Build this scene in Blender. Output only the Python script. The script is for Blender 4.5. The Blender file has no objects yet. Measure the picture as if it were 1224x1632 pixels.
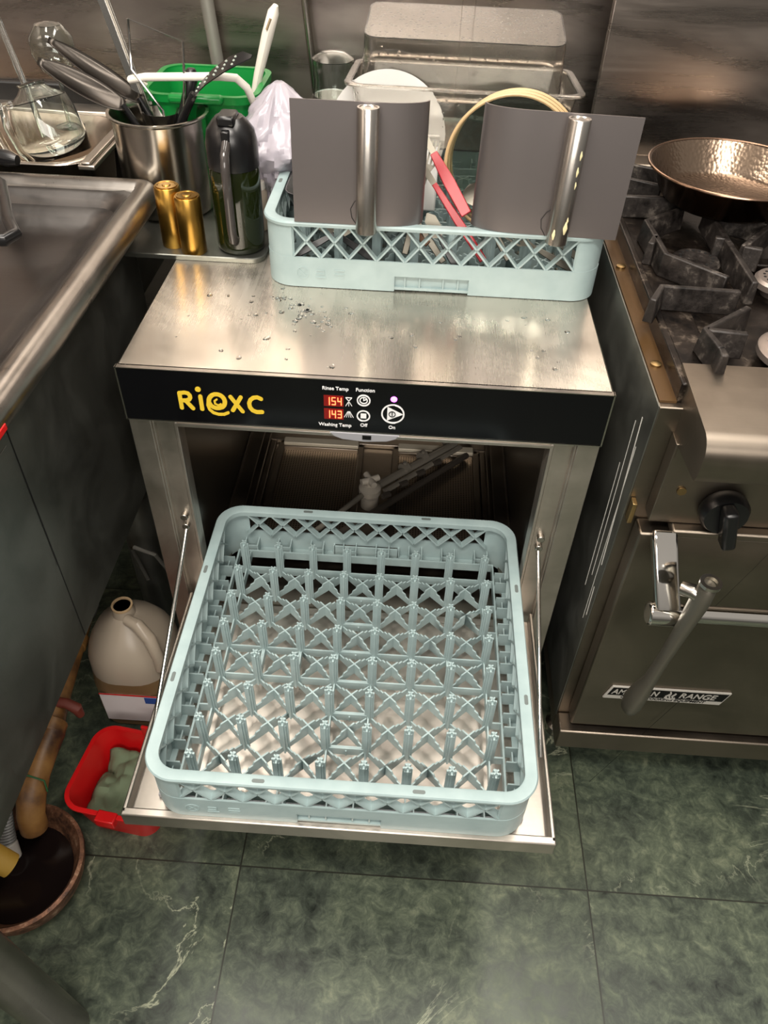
import bpy, bmesh, math, random
from math import sin, cos, pi, radians
from mathutils import Vector, Matrix, noise
random.seed(7)
C = bpy.context.scene.collection
SC = bpy.context.scene

# ------------------------------------------------------------ camera
cam_d = bpy.data.cameras.new('camera'); cam = bpy.data.objects.new('camera', cam_d); C.objects.link(cam)
YAW, PITCH, ROLL = -.0291, .7608, .0411
fw = Vector((sin(YAW)*cos(PITCH), cos(YAW)*cos(PITCH), -sin(PITCH)))
r0 = Vector((cos(YAW), -sin(YAW), 0)); u0 = r0.cross(fw)
rr = r0*cos(ROLL) + u0*sin(ROLL); uu = -r0*sin(ROLL) + u0*cos(ROLL)
M = Matrix((rr, uu, -fw)).transposed().to_4x4(); M.translation = Vector((.0578, -.8365, 1.3836))
cam.matrix_world = M
cam_d.sensor_fit = 'VERTICAL'; cam_d.sensor_height = 36; cam_d.lens = 36*1234.1/1632
cam_d.clip_start = .02
SC.camera = cam
# ------------------------------------------------------------ world, lamps, exposure
w = bpy.data.worlds.new('room_light'); SC.world = w; w.use_nodes = True
bg = w.node_tree.nodes['Background']; bg.inputs[1].default_value = .26
wt = w.node_tree; wc = wt.nodes.new('ShaderNodeTexCoord'); wsx = wt.nodes.new('ShaderNodeSeparateXYZ'); wr = wt.nodes.new('ShaderNodeValToRGB')
wt.links.new(wc.outputs['Generated'], wsx.inputs[0]); wmr = wt.nodes.new('ShaderNodeMapRange'); wmr.inputs[1].default_value = -1
wt.links.new(wsx.outputs[2], wmr.inputs[0]); wt.links.new(wmr.outputs[0], wr.inputs[0]); wt.links.new(wr.outputs[0], bg.inputs[0])
wr.color_ramp.elements[0].position = .42; wr.color_ramp.elements[0].color = (.16, .15, .13, 1)
wr.color_ramp.elements[1].position = .75; wr.color_ramp.elements[1].color = (1, .93, .85, 1)
def lamp(name, loc, rot, sx, sy, e, col):
    l = bpy.data.lights.new(name, 'AREA'); l.shape = 'RECTANGLE'; l.size = sx; l.size_y = sy; l.energy = e; l.color = col
    o = bpy.data.objects.new(name, l); C.objects.link(o); o.location = loc; o.rotation_euler = rot; return o
lamp('ceiling_lamp', (-.25, -1.0, 2.44), (0, 0, 0), 1.2, .3, 25, (1, .93, .84))
lamp('ceiling_lamp', (.7, .1, 2.44), (0, 0, 0), .3, 1.2, 11, (1, .93, .84))
lamp('ceiling_lamp', (-.6, .15, 2.44), (0, 0, 0), .3, 1.2, 11, (1, .93, .84))
lamp('front_fill', (.1, -2.3, 1.9), (radians(62), 0, 0), 1.8, .7, 19, (1, .93, .85))  # added fill behind the camera, lifts the steel fronts and machine interior
SC.view_settings.view_transform = 'Standard'; SC.view_settings.look = 'None'; SC.view_settings.gamma = 1
SC.view_settings.use_curve_mapping = False
SC.view_settings.exposure = 1.0

# ------------------------------------------------------------ materials
def s2l(c): return tuple((v/12.92 if v <= .04045 else ((v+.055)/1.055)**2.4) for v in [x/255 for x in c]) + (1,)
def mat(name, col, rough=.5, metal=0, **kw):
    m = bpy.data.materials.new(name); m.use_nodes = True
    b = m.node_tree.nodes['Principled BSDF']
    b.inputs['Base Color'].default_value = s2l(col); b.inputs['Roughness'].default_value = rough; b.inputs['Metallic'].default_value = metal
    for k, v in kw.items():
        b.inputs[k.replace('_', ' ')].default_value = v
    return m
def nd(m, t, **kw):
    n = m.node_tree.nodes.new(t)
    for k, v in kw.items(): setattr(n, k, v)
    return n
def lk(m, a, b): m.node_tree.links.new(a, b)
def coords(m, scale=(1, 1, 1), obj=True):
    t = nd(m, 'ShaderNodeTexCoord'); mp = nd(m, 'ShaderNodeMapping'); mp.inputs['Scale'].default_value = scale
    lk(m, t.outputs['Object'], mp.inputs['Vector']); return mp.outputs['Vector']
def noisen(m, vec, scale, detail=4, rough=.55, dist=0):
    n = nd(m, 'ShaderNodeTexNoise'); n.inputs['Scale'].default_value = scale; n.inputs['Detail'].default_value = detail
    n.inputs['Roughness'].default_value = rough; n.inputs['Distortion'].default_value = dist
    lk(m, vec, n.inputs['Vector']); return n.outputs['Fac']
def ramp(m, fac, stops):
    r = nd(m, 'ShaderNodeValToRGB'); e = r.color_ramp.elements
    while len(e) < len(stops): e.new(.5)
    for el, (p, c) in zip(e, stops): el.position = p; el.color = c if len(c) == 4 else s2l(c)
    lk(m, fac, r.inputs[0]); return r.outputs[0]
def g(v): return (v, v, v, 1)
def P(m): return m.node_tree.nodes['Principled BSDF']
def bump(m, h, strength=.2, dist=.001):
    b = nd(m, 'ShaderNodeBump'); b.inputs['Strength'].default_value = strength; b.inputs['Distance'].default_value = dist
    lk(m, h, b.inputs['Height']); lk(m, b.outputs[0], P(m).inputs['Normal'])
def steel(name, col=(198, 190, 180), rough=(.30, .5), axis=0, brush=.15, smear=3, aniso=0, stretch=1):
    m = mat(name, col, .3, 1)
    sc = [800, 800, 800]; sc[axis] = 6
    f = noisen(m, coords(m, tuple(sc)), 1, 2)
    b = noisen(m, coords(m, (1, 1, stretch)), smear*2.5, 5, .6, .6)
    mx = nd(m, 'ShaderNodeMix'); mx.data_type = 'FLOAT'; mx.inputs[0].default_value = .75
    lk(m, f, mx.inputs[2]); lk(m, b, mx.inputs[3])
    mr = nd(m, 'ShaderNodeMapRange'); mr.inputs[1].default_value = .3; mr.inputs[2].default_value = .7
    mr.inputs[3].default_value = rough[0]; mr.inputs[4].default_value = rough[1]
    lk(m, mx.outputs[0], mr.inputs[0]); lk(m, mr.outputs[0], P(m).inputs['Roughness'])
    c0 = s2l(col); c1 = tuple(v*.72 for v in c0[:3]) + (1,)
    lk(m, ramp(m, b, [(.3, c1), (.6, c0)]), P(m).inputs['Base Color'])
    bump(m, f, brush, .0004)
    if aniso:
        P(m).inputs['Anisotropic'].default_value = aniso
        t = nd(m, 'ShaderNodeCombineXYZ'); v = [0, 0, 0]; v[axis] = 1
        for i in range(3): t.inputs[i].default_value = v[i]
        vt = nd(m, 'ShaderNodeVectorTransform'); vt.vector_type = 'VECTOR'; vt.convert_from = 'OBJECT'; vt.convert_to = 'WORLD'
        lk(m, t.outputs[0], vt.inputs[0]); lk(m, vt.outputs[0], P(m).inputs['Tangent'])
    return m
ST = steel('brushed_steel', axis=0)
STZ = steel('brushed_steel_upright', axis=2)
STTOP = steel('machine_top_steel', (205, 198, 186), (.18, .34), axis=1, brush=.0, smear=1.5, aniso=.8)
STWALL = steel('wall_steel', (178, 168, 160), (.2, .42), axis=0, brush=.06, smear=1.2, aniso=.5, stretch=5)
STDARK = steel('dull_side_steel', (142, 144, 138), (.38, .55), axis=2, brush=.15)
STRANGE = steel('range_steel', (138, 128, 116), (.3, .5), axis=0, brush=.12, smear=2, aniso=.4)
STIN = steel('inner_steel', (160, 150, 138), (.25, .45), axis=1)
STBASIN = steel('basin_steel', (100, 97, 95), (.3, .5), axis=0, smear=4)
STROLL = steel('rolled_steel', (152, 147, 141), (.24, .42), axis=1)
CHROME = mat('chrome', (205, 202, 196), .08, 1)
SATIN = mat('satin_steel', (175, 170, 162), .24, 1)
BLACKG = mat('black_panel', (7, 7, 9), .14, 0, Specular_IOR_Level=.3)
PLBLACK = mat('black_plastic', (16, 16, 17), .28)
RUBBER = mat('black_rubber', (20, 20, 20), .5)
YEL = mat('yellow_print', (212, 180, 48), .45)
WHT = mat('white_print', (225, 225, 225), .4)
LED = mat('red_led', (255, 40, 20), .4, Emission_Color=(1, .12, .04, 1), Emission_Strength=3.0)
LEDBG = mat('led_window', (70, 6, 6), .25, Emission_Color=(1, .02, .01, 1), Emission_Strength=.08)
PURP = mat('purple_led', (240, 120, 255), .4, Emission_Color=(.8, .08, 1, 1), Emission_Strength=3.5)
MINT = mat('mint_plastic', (158, 175, 174), .38, Subsurface_Weight=.0)
n_ = noisen(MINT, coords(MINT), 25, 3)
lk(MINT, ramp(MINT, n_, [(.3, (142, 161, 162)), (.7, (156, 174, 174))]), P(MINT).inputs['Base Color'])
CLEAR = mat('clear_polycarbonate', (238, 235, 229), .07, 0, Transmission_Weight=.985, IOR=1.28, Coat_Weight=.3)
v_ = nd(CLEAR, 'ShaderNodeTexVoronoi'); v_.inputs['Scale'].default_value = 95; lk(CLEAR, coords(CLEAR), v_.inputs['Vector'])
bump(CLEAR, ramp(CLEAR, v_.outputs['Distance'], [(.1, g(1)), (.22, g(0))]), .35, .0012)
GLASS = mat('clear_glass', (245, 250, 247), .02, 0, Transmission_Weight=1.0, IOR=1.42)
WHITE = mat('white_ceramic', (232, 230, 226), .2)
WPLAST = mat('white_plastic', (226, 221, 210), .35)
BAG = mat('white_bag_plastic', (196, 190, 200), .25, 0, Transmission_Weight=.35, Subsurface_Weight=.0)
GREEN = mat('green_plastic', (12, 124, 52), .3)
OIL = mat('dark_green_oil_glass', (20, 26, 6), .06, 0, Coat_Weight=.5)
GOLD = mat('brushed_gold', (166, 128, 60), .3, 1)
SHEET = mat('dark_grey_sheet', (124, 118, 117), .38, .8)
RED = mat('red_plastic', (196, 22, 24), .3)
REDH = mat('red_handle', (150, 14, 28), .35)
WOOD = mat('dark_wood', (92, 62, 40), .5)
BROWNRIM = mat('tan_rim', (188, 160, 118), .4)
TEAL = mat('grey_cloth', (108, 122, 96), .9)
PVCB = mat('brown_pipe', (122, 88, 44), .45)
n_ = noisen(PVCB, coords(PVCB), 14, 6)
lk(PVCB, ramp(PVCB, n_, [(.35, (58, 36, 24)), (.5, (120, 84, 44)), (.7, (150, 112, 62))]), P(PVCB).inputs['Base Color'])
GREYPVC = mat('grey_pvc', (120, 120, 118), .5)
YPVC = mat('yellowed_pvc', (176, 140, 58), .45)
JUGM = mat('milky_plastic', (186, 172, 154), .35, 0, Transmission_Weight=.25)
JUGL = mat('amber_liquid_plastic', (128, 102, 70), .35, 0, Transmission_Weight=.1)
LABELM = mat('jug_label', (222, 214, 214), .4)
COPPER = mat('stained_copper', (124, 84, 62), .5, .5)
n_ = noisen(COPPER, coords(COPPER), 45, 8, .75)
lk(COPPER, ramp(COPPER, n_, [(.35, (44, 30, 24)), (.55, (120, 82, 60)), (.7, (176, 146, 120))]), P(COPPER).inputs['Base Color'])
SLUDGE = mat('dark_drain_water', (20, 14, 13), .15)
IRON = mat('greasy_cast_iron', (52, 46, 42), .4, .35)
n_ = noisen(IRON, coords(IRON), 30, 8, .7)
lk(IRON, ramp(IRON, n_, [(.38, (20, 17, 16)), (.56, (50, 45, 42)), (.72, (118, 110, 102))]), P(IRON).inputs['Base Color'])
lk(IRON, ramp(IRON, n_, [(.3, g(.25)), (.7, g(.6))]), P(IRON).inputs['Roughness']); bump(IRON, n_, .5, .002)
GREASE = mat('greasy_cooktop', (40, 33, 28), .25, .5)
n_ = noisen(GREASE, coords(GREASE), 22, 8, .7)
lk(GREASE, ramp(GREASE, n_, [(.38, (14, 11, 10)), (.56, (44, 37, 32)), (.7, (120, 108, 96))]), P(GREASE).inputs['Base Color'])
bump(GREASE, n_, .5, .002)
BRONZE = mat('bronzed_pan', (134, 116, 100), .24, 1)
v_ = nd(BRONZE, 'ShaderNodeTexVoronoi'); v_.inputs['Scale'].default_value = 160; lk(BRONZE, coords(BRONZE), v_.inputs['Vector'])
bump(BRONZE, v_.outputs['Distance'], .35, .0012)
BRONZEB = mat('burnt_pan_underside', (92, 70, 48), .22, 1)
BURNER = mat('burner_metal', (150, 138, 130), .4, .7)
BRASS = mat('brass_screw', (158, 134, 92), .35, 1)
UTEN = mat('dull_grey_metal', (112, 108, 98), .38, .8)
BADGEK = mat('badge_black', (10, 10, 10), .5, 0, Specular_IOR_Level=.2)
SILVP = mat('silver_print', (158, 155, 148), .45)
GREYG = mat('grey_badge_plastic', (142, 142, 146), .3)
# perforated filter
PERF = mat('perforated_filter', (70, 62, 54), .3, .9)
v_ = nd(PERF, 'ShaderNodeTexVoronoi'); v_.inputs['Scale'].default_value = 190; v_.inputs['Randomness'].default_value = 0
lk(PERF, coords(PERF), v_.inputs['Vector'])
lk(PERF, ramp(PERF, v_.outputs['Distance'], [(.22, (14, 12, 11)), (.3, (150, 136, 120))]), P(PERF).inputs['Base Color'])
# marble floor
FLOOR = mat('green_marble_tiles', (70, 80, 66), .3)
vec = coords(FLOOR)
sp = nd(FLOOR, 'ShaderNodeSeparateXYZ'); lk(FLOOR, vec, sp.inputs[0])
def mth(m, op, a, b=None, c=None):
    n = nd(m, 'ShaderNodeMath', operation=op)
    for i, v in enumerate((a, b, c)):
        if v is None: continue
        if isinstance(v, (int, float)): n.inputs[i].default_value = v
        else: lk(m, v, n.inputs[i])
    return n.outputs[0]
tx = mth(FLOOR, 'DIVIDE', mth(FLOOR, 'SUBTRACT', sp.outputs[0], -.182), .602)
ty = mth(FLOOR, 'DIVIDE', mth(FLOOR, 'SUBTRACT', sp.outputs[1], -.298), .602)
def edge(t):
    fr = mth(FLOOR, 'FRACT', t); return mth(FLOOR, 'MINIMUM', fr, mth(FLOOR, 'SUBTRACT', 1, fr))
gm = mth(FLOOR, 'LESS_THAN', mth(FLOOR, 'MINIMUM', edge(tx), edge(ty)), .0022)
cmb = nd(FLOOR, 'ShaderNodeCombineXYZ'); lk(FLOOR, mth(FLOOR, 'FLOOR', tx), cmb.inputs[0]); lk(FLOOR, mth(FLOOR, 'FLOOR', ty), cmb.inputs[1])
wn = nd(FLOOR, 'ShaderNodeTexWhiteNoise'); wn.noise_dimensions = '3D'; lk(FLOOR, cmb.outputs[0], wn.inputs[0])
va = nd(FLOOR, 'ShaderNodeVectorMath', operation='MULTIPLY_ADD'); lk(FLOOR, wn.outputs['Color'], va.inputs[0]); va.inputs[1].default_value = (9, 9, 9); lk(FLOOR, vec, va.inputs[2])
tv = va.outputs[0]
cloud = noisen(FLOOR, tv, 4.5, 9, .68, 1.2)
fine = noisen(FLOOR, tv, 40, 8, .75, .6)
mixf = mth(FLOOR, 'ADD', mth(FLOOR, 'MULTIPLY', cloud, .5), mth(FLOOR, 'MULTIPLY', fine, .5))
base = ramp(FLOOR, mixf, [(.36, (26, 31, 27)), (.47, (56, 64, 54)), (.55, (78, 87, 71)), (.68, (122, 127, 103))])
vn = noisen(FLOOR, tv, 3.2, 7, .62, 1.8)
vein = mth(FLOOR, 'ABSOLUTE', mth(FLOOR, 'SUBTRACT', vn, .5))
vm = ramp(FLOOR, vein, [(.0, g(1)), (.009, g(0))])
patch = ramp(FLOOR, noisen(FLOOR, tv, 3, 3), [(.5, g(0)), (.62, g(.75))])
vmask = mth(FLOOR, 'MULTIPLY', vm, patch)
m1 = nd(FLOOR, 'ShaderNodeMix', data_type='RGBA'); lk(FLOOR, vmask, m1.inputs[0]); lk(FLOOR, base, m1.inputs[6]); m1.inputs[7].default_value = s2l((172, 176, 150))
m2 = nd(FLOOR, 'ShaderNodeMix', data_type='RGBA'); lk(FLOOR, gm, m2.inputs[0]); lk(FLOOR, m1.outputs[2], m2.inputs[6]); m2.inputs[7].default_value = s2l((34, 36, 28))
lk(FLOOR, m2.outputs[2], P(FLOOR).inputs['Base Color'])
lk(FLOOR, ramp(FLOOR, fine, [(.3, g(.28)), (.7, g(.5))]), P(FLOOR).inputs['Roughness'])
bump(FLOOR, mixf, .15, .002)

# ------------------------------------------------------------ mesh helpers
class B:
    def __init__(s): s.v = []; s.f = []; s.m = Matrix.Identity(4)
    def add(s, vs, fs):
        o = len(s.v); s.v += [tuple(s.m @ Vector(v)) for v in vs]; s.f += [tuple(i+o for i in f) for f in fs]; return s
    def box(s, x0, x1, y0, y1, z0, z1):
        return s.add([(x0,y0,z0),(x1,y0,z0),(x1,y1,z0),(x0,y1,z0),(x0,y0,z1),(x1,y0,z1),(x1,y1,z1),(x0,y1,z1)],
                     [(0,3,2,1),(4,5,6,7),(0,1,5,4),(1,2,6,5),(2,3,7,6),(3,0,4,7)])
    def bar(s, a, b, w, h, up=(0,0,1)):
        # box beam from a to b; w across, h along up
        a = Vector(a); b = Vector(b); d = (b-a).normalized(); up = Vector(up); sd = d.cross(up).normalized(); u = sd.cross(d).normalized()
        vs = [p + sd*sx*w/2 + u*sz*h/2 for p in (a, b) for sx, sz in ((-1,-1),(1,-1),(1,1),(-1,1))]
        return s.add(vs, [(0,1,2,3),(7,6,5,4),(0,4,5,1),(1,5,6,2),(2,6,7,3),(3,7,4,0)])
    def tube(s, pts, r, n=14, cap=True, flat=1, up=None, closed=False):
        pts = [Vector(p) for p in pts]; k = len(pts); rs = r if isinstance(r, (list, tuple)) else [r]*k
        vs = []; nrm = None
        for i, p in enumerate(pts):
            if closed: d = pts[(i+1) % k]-pts[i-1]
            else: d = (pts[min(i+1, k-1)]-pts[max(i-1, 0)])
            d.normalize()
            if nrm is None:
                a = Vector(up) if up else (Vector((0,0,1)) if abs(d.z) < .9 else Vector((1,0,0)))
                nrm = (a - d*a.dot(d)).normalized()
            else: nrm = (nrm - d*nrm.dot(d)).normalized()
            bn = d.cross(nrm)
            for j in range(n):
                t = 2*pi*j/n; vs.append(p + nrm*cos(t)*rs[i]*flat + bn*sin(t)*rs[i])
        fs = [(i*n+j, i*n+(j+1) % n, (i+1)*n+(j+1) % n, (i+1)*n+j) for i in range(k-1) for j in range(n)]
        if closed: fs += [((k-1)*n+j, (k-1)*n+(j+1) % n, (j+1) % n, j) for j in range(n)]
        elif cap: fs += [tuple(range(n-1, -1, -1)), tuple((k-1)*n+j for j in range(n))]
        return s.add(vs, fs)
    def lathe(s, prof, n=40, c=(0,0,0), cap=True):
        vs = []; fs = []
        for r, z in prof:
            for j in range(n): t = 2*pi*j/n; vs.append((c[0]+r*cos(t), c[1]+r*sin(t), c[2]+z))
        for i in range(len(prof)-1):
            for j in range(n): fs.append((i*n+j, i*n+(j+1) % n, (i+1)*n+(j+1) % n, (i+1)*n+j))
        cap = cap and prof[0] != prof[-1]
        if cap and prof[0][0] > 1e-5: fs.append(tuple(range(n-1, -1, -1)))
        if cap and prof[-1][0] > 1e-5: fs.append(tuple((len(prof)-1)*n+j for j in range(n)))
        return s.add(vs, fs)
    def prism(s, poly, z0, z1):
        n = len(poly); vs = [(x, y, z0) for x, y in poly] + [(x, y, z1) for x, y in poly]
        return s.add(vs, [tuple(range(n-1, -1, -1)), tuple(range(n, 2*n))] + [(i, (i+1) % n, n+(i+1) % n, n+i) for i in range(n)])
    def loft(s, loops, cap0=True, cap1=True):
        n = len(loops[0]); vs = [p for l in loops for p in l]
        fs = [(i*n+j, i*n+(j+1) % n, (i+1)*n+(j+1) % n, (i+1)*n+j) for i in range(len(loops)-1) for j in range(n)]
        if cap0: fs.append(tuple(range(n-1, -1, -1)))
        if cap1: fs.append(tuple((len(loops)-1)*n+j for j in range(n)))
        return s.add(vs, fs)
    def build(s, name, m, parent=None, bevel=0, smooth=True, sub=0, seg=2):
        me = bpy.data.meshes.new(name); me.from_pydata(s.v, [], s.f); me.materials.append(m)
        bm = bmesh.new(); bm.from_mesh(me); bmesh.ops.remove_doubles(bm, verts=bm.verts, dist=1e-6)
        bmesh.ops.recalc_face_normals(bm, faces=bm.faces); bm.to_mesh(me); bm.free()
        o = bpy.data.objects.new(name, me); C.objects.link(o)
        if parent: o.parent = parent
        if smooth:
            for p in me.polygons: p.use_smooth = True
            me.set_sharp_from_angle(angle=radians(38))
        if bevel:
            b = o.modifiers.new('bevel', 'BEVEL'); b.width = bevel; b.segments = seg; b.limit_method = 'ANGLE'; b.angle_limit = radians(35)
            b.harden_normals = False
        if sub:
            b = o.modifiers.new('sub', 'SUBSURF'); b.levels = sub; b.render_levels = sub
        return o
def tag(o, label, cat, group=None):
    o['label'] = label; o['category'] = cat
    if group: o['group'] = group
    return o
def thing(name, label, cat, loc=(0,0,0), rot=(0,0,0), group=None):
    o = bpy.data.objects.new(name, None); C.objects.link(o); o.empty_display_size = .05
    o.location = loc; o.rotation_euler = rot; return tag(o, label, cat, group)
def struct(o): o['kind'] = 'structure'; return o
def copy_tree(o, parent=None):
    c = o.copy(); C.objects.link(c); c.parent = parent
    for ch in list(o.children): copy_tree(ch, c)
    return c
def rrect(hx, hy, r, n=8, cx=0, cy=0):
    out = []
    for (sx, sy, a0) in ((1,1,0),(-1,1,90),(-1,-1,180),(1,-1,270)):
        for i in range(n+1):
            a = radians(a0+90*i/n); out.append((cx+sx*(hx-r)+r*cos(a), cy+sy*(hy-r)+r*sin(a)))
    return out
def L3(loop, z): return [(x, y, z) for x, y in loop]
def shell(b, hx0, hy0, r0_, z0, hx1, hy1, r1_, z1, t, n=8, steps=1):
    # open topped tapered box
    def at(k, ins): 
        return L3(rrect(hx0+(hx1-hx0)*k-ins, hy0+(hy1-hy0)*k-ins, max(r0_+(r1_-r0_)*k-ins, .002), n), z0+(z1-z0)*k)
    outer = [at(i/steps, 0) for i in range(steps+1)]
    inner = [at(i/steps, t) for i in range(steps, -1, -1)]
    inner[-1] = [(x, y, z0+t) for x, y, z in inner[-1]]
    b.loft(outer + inner, True, True)
def text(name, s, loc, size, m, parent, rot=(pi/2, 0, 0), bold=0, shear=0, align='CENTER', ext=.0003):
    cu = bpy.data.curves.new(name, 'FONT'); cu.body = s; cu.size = size; cu.align_x = align; cu.align_y = 'CENTER'; cu.extrude = ext; cu.offset = bold; cu.shear = shear
    t = bpy.data.objects.new(name+'_tmp', cu); C.objects.link(t)
    dg = bpy.context.evaluated_depsgraph_get(); me = bpy.data.meshes.new_from_object(t.evaluated_get(dg)); me.name = name
    bpy.data.objects.remove(t); me.materials.clear(); me.materials.append(m)
    o = bpy.data.objects.new(name, me); C.objects.link(o); o.location = loc; o.rotation_euler = rot
    if parent: o.parent = parent
    return o
SCNT = [0]
def stroke(b, pts, r, y=0, th=.0006, n=8):
    # flat rounded 2-D stroke in the xz plane
    for i in range(len(pts)-1):
        SCNT[0] += 1
        a = Vector(pts[i]); c = Vector(pts[i+1]); ang = math.atan2(c.y-a.y, c.x-a.x); poly = []
        for k in range(n+1): t = ang+pi/2+pi*k/n; poly.append((a.x+r*cos(t), a.y+r*sin(t)))
        for k in range(n+1): t = ang-pi/2+pi*k/n; poly.append((c.x+r*cos(t), c.y+r*sin(t)))
        yy = y-th-(SCNT[0] % 16)*.00005
        m_ = len(poly); b.add([(p[0], yy, p[1]) for p in poly]+[(p[0], y, p[1]) for p in poly],
              [tuple(range(m_)), tuple(range(2*m_-1, m_-1, -1))]+[(i2, m_+i2, m_+(i2+1) % m_, (i2+1) % m_) for i2 in range(m_)])
def arc(cx, cy, rx, ry, a0, a1, n=16): return [(cx+rx*cos(radians(a0+(a1-a0)*i/n)), cy+ry*sin(radians(a0+(a1-a0)*i/n))) for i in range(n+1)]

# ------------------------------------------------------------ the room
T = .82
struct(B().box(-2.2, 2.2, -2.6, .90, -.05, 0).build('floor', FLOOR, bevel=0))
wb = struct(B().box(-2.2, 2.2, .80, .90, 0, 2.6).build('wall_back', STWALL))
for x in (-1.2, .125, 1.3):
    struct(B().box(x-.012, x+.012, .7965, .80, .0, 2.6).build('trim_1', STWALL, bevel=.001))
struct(B().box(-2.2, -.5, .785, .80, .88, .93).build('trim_2', RUBBER, bevel=.003))
struct(B().box(-1.45, -1.40, -1.4, .9, 0, 2.6).build('wall_left', STWALL))
# ------------------------------------------------------------ dishwasher
dw = thing('dishwasher', 'stainless undercounter dishwasher with its door folded down and a black control panel', 'dishwasher')
W = .322
hb = B()
hb.box(-W, -W+.002, .002, .62, .09, T-.012).box(W-.002, W, .002, .62, .09, T-.012).box(-W, W, .618, .62, .09, T-.012)
hb.box(-W, W, .03, .62, .09, .30)
hb.build('housing', STZ, dw, bevel=.0006)
B().box(-W, W, -.001, .622, T-.014, T).build('top_panel', STTOP, dw, bevel=.003)
B().box(-.28, .28, .03, .56, .728, .735).build('inner_roof', STIN, dw)
fr = B()
for s in (-1, 1):
    fr.box(min(s*.322, s*.292), max(s*.322, s*.292), .0, .03, .06, .737)
    fr.box(min(s*.290, s*.257), max(s*.290, s*.257), .012, .03, .30, .729)
    fr.box(min(s*.2925, s*.2895), max(s*.2925, s*.2895), .004, .03, .30, .733)
    fr.box(min(s*.262, s*.257), max(s*.262, s*.257), .004, .03, .30, .729)
fr.box(-.29, .29, .006, .03, .725, .737).box(-.262, .262, .003, .03, .722, .728)
fr.build('door_frame', STZ, dw, bevel=.001)
ib = B()
for s in (-1, 1):
    ib.box(min(s*.262, s*.272), max(s*.262, s*.272), .03, .55, .30, .73)
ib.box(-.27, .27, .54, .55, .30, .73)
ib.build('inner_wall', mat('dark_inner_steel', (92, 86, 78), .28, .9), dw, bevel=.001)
sb = B().box(-.262, .262, .03, .54, .30, .318)
for s in (-1, 1):
    sb.box(min(s*.232, s*.262), max(s*.232, s*.262), .03, .54, .318, .335)
    sb.box(min(s*.22, s*.232), max(s*.22, s*.232), .03, .54, .318, .327)
sb.box(-.262, .262, .48, .54, .318, .33)
sb.build('tub_floor', STIN, dw, bevel=.002)
for s in (-1, 1): B().box(min(s*.235, s*.262), max(s*.235, s*.262), .035, .53, .374, .379).box(min(s*.259, s*.262), max(s*.259, s*.262), .035, .53, .36, .39).build('rack_rail', STIN, dw, bevel=.001)
for x0, x1 in ((-.2, -.04), (.045, .205)):
    f = B(); 
    for a in ((x0-.012, x0, .19, .462), (x1, x1+.012, .19, .462), (x0, x1, .19, .202), (x0, x1, .45, .462)): f.box(a[0], a[1], a[2], a[3], .318, .336)
    fo = f.build('filter_frame', STIN, dw, bevel=.0015)
    B().box(x0, x1, .202, .45, .322, .326).build('filter_mesh', PERF, fo)
    B().box(x0, x1, .452, .472, .336, .345).build('reflection_strip', mat('painted_reflection', (225, 215, 195), .55, .4), fo, bevel=.002)  # pale strip painted in for the bright reflection behind the filter
# wash arm
wa = B(); A0 = Vector((-.10, .175, .358)); A1 = Vector((.165, .475, .350)); Hc = Vector((-.005, .30, .358))
d = (A1-A0).normalized(); sd = d.cross(Vector((0, 0, 1)))
arm = B(); arm.tube([A0, Hc-d*.02], .0055, 12).tube([Hc+d*.02, A1], .009, 14, flat=.7)
arm.tube([Hc+d*.02+sd*.022, A1+sd*.016], .0065, 12, flat=.6)
ARMM = mat('grey_arm', (128, 122, 112), .35, .25)
ao = arm.build('wash_arm', ARMM, dw)
hub = B().lathe([(0, .318), (.018, .318), (.018, .345), (.012, .347), (.012, .352), (.022, .354), (.022, .366), (.014, .372), (0, .374)], 24, (Hc.x, Hc.y, 0))
for k in range(4):
    a = k*pi/2+.5; hub.tube([(Hc.x, Hc.y, .384), (Hc.x+.019*cos(a), Hc.y+.019*sin(a), .386)], [.008, .0065], 10)
hub.tube([(Hc.x, Hc.y, .37), (Hc.x, Hc.y, .39)], [.009, .008], 14)
hub.build('wash_arm_hub', mat('grey_hub', (178, 170, 158), .35, .1), dw)
for k in (.10, .155, .235, .30):
    p = Hc+d*k; cl = B(); cl.tube([p-d*.006, p+d*.006], .0135, 12).tube([p+Vector((0, 0, .008)), p+Vector((0, 0, .018))], .004, 8); cl.build('nozzle', ARMM, ao)
bl = B()
for k in range(4):
    p = Hc+sd*.03+d*(.01+k*.05); bl.tube([p-d*.005, p+d*.012+sd*.004], .006, 8)
bl.tube([A0+sd*.025-Vector((0,0,.012)), A1+sd*.035-Vector((0,0,.012))], .007, 10)
bl.build('rinse_arm', mat('dark_arm', (74, 68, 62), .3, .3), dw)
# control panel
cp = B().box(-W, W, -.004, .004, .7375, T-.0005).build('control_panel', BLACKG, dw, bevel=.0012)
tr = B()
tr.box(-W-.0008, -W+.0012, -.0046, .004, .737, T).box(W-.0012, W+.0008, -.0046, .004, .737, T).box(-W, W, -.0046, .004, T-.0012, T).box(-W, W, -.0046, .004, .7365, .7378)
tr.build('panel_edge', SATIN, cp)
Y = -.0042
lg = B(); X = lambda px: -.246+(px-60)*.0002627
Z = lambda py, px: .757+(148+(px-60)*.053-py)*.00033
def ST_(pts, r=.0028): stroke(lg, [(X(a), Z(b_, a)) for a, b_ in pts], r, Y)
ST_([(72, 137), (72, 64)]); ST_([(72, 64), (100, 62), (116, 66), (124, 76), (124, 86), (116, 96), (100, 100), (76, 100)]); ST_([(98, 101), (130, 139)])
ST_([(177, 80), (177, 142)]); ST_([(170, 46), (170.5, 46)], .0038)
ST_(arc(258, 104, 41, -34, 170, -170, 30), .0030)
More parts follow.
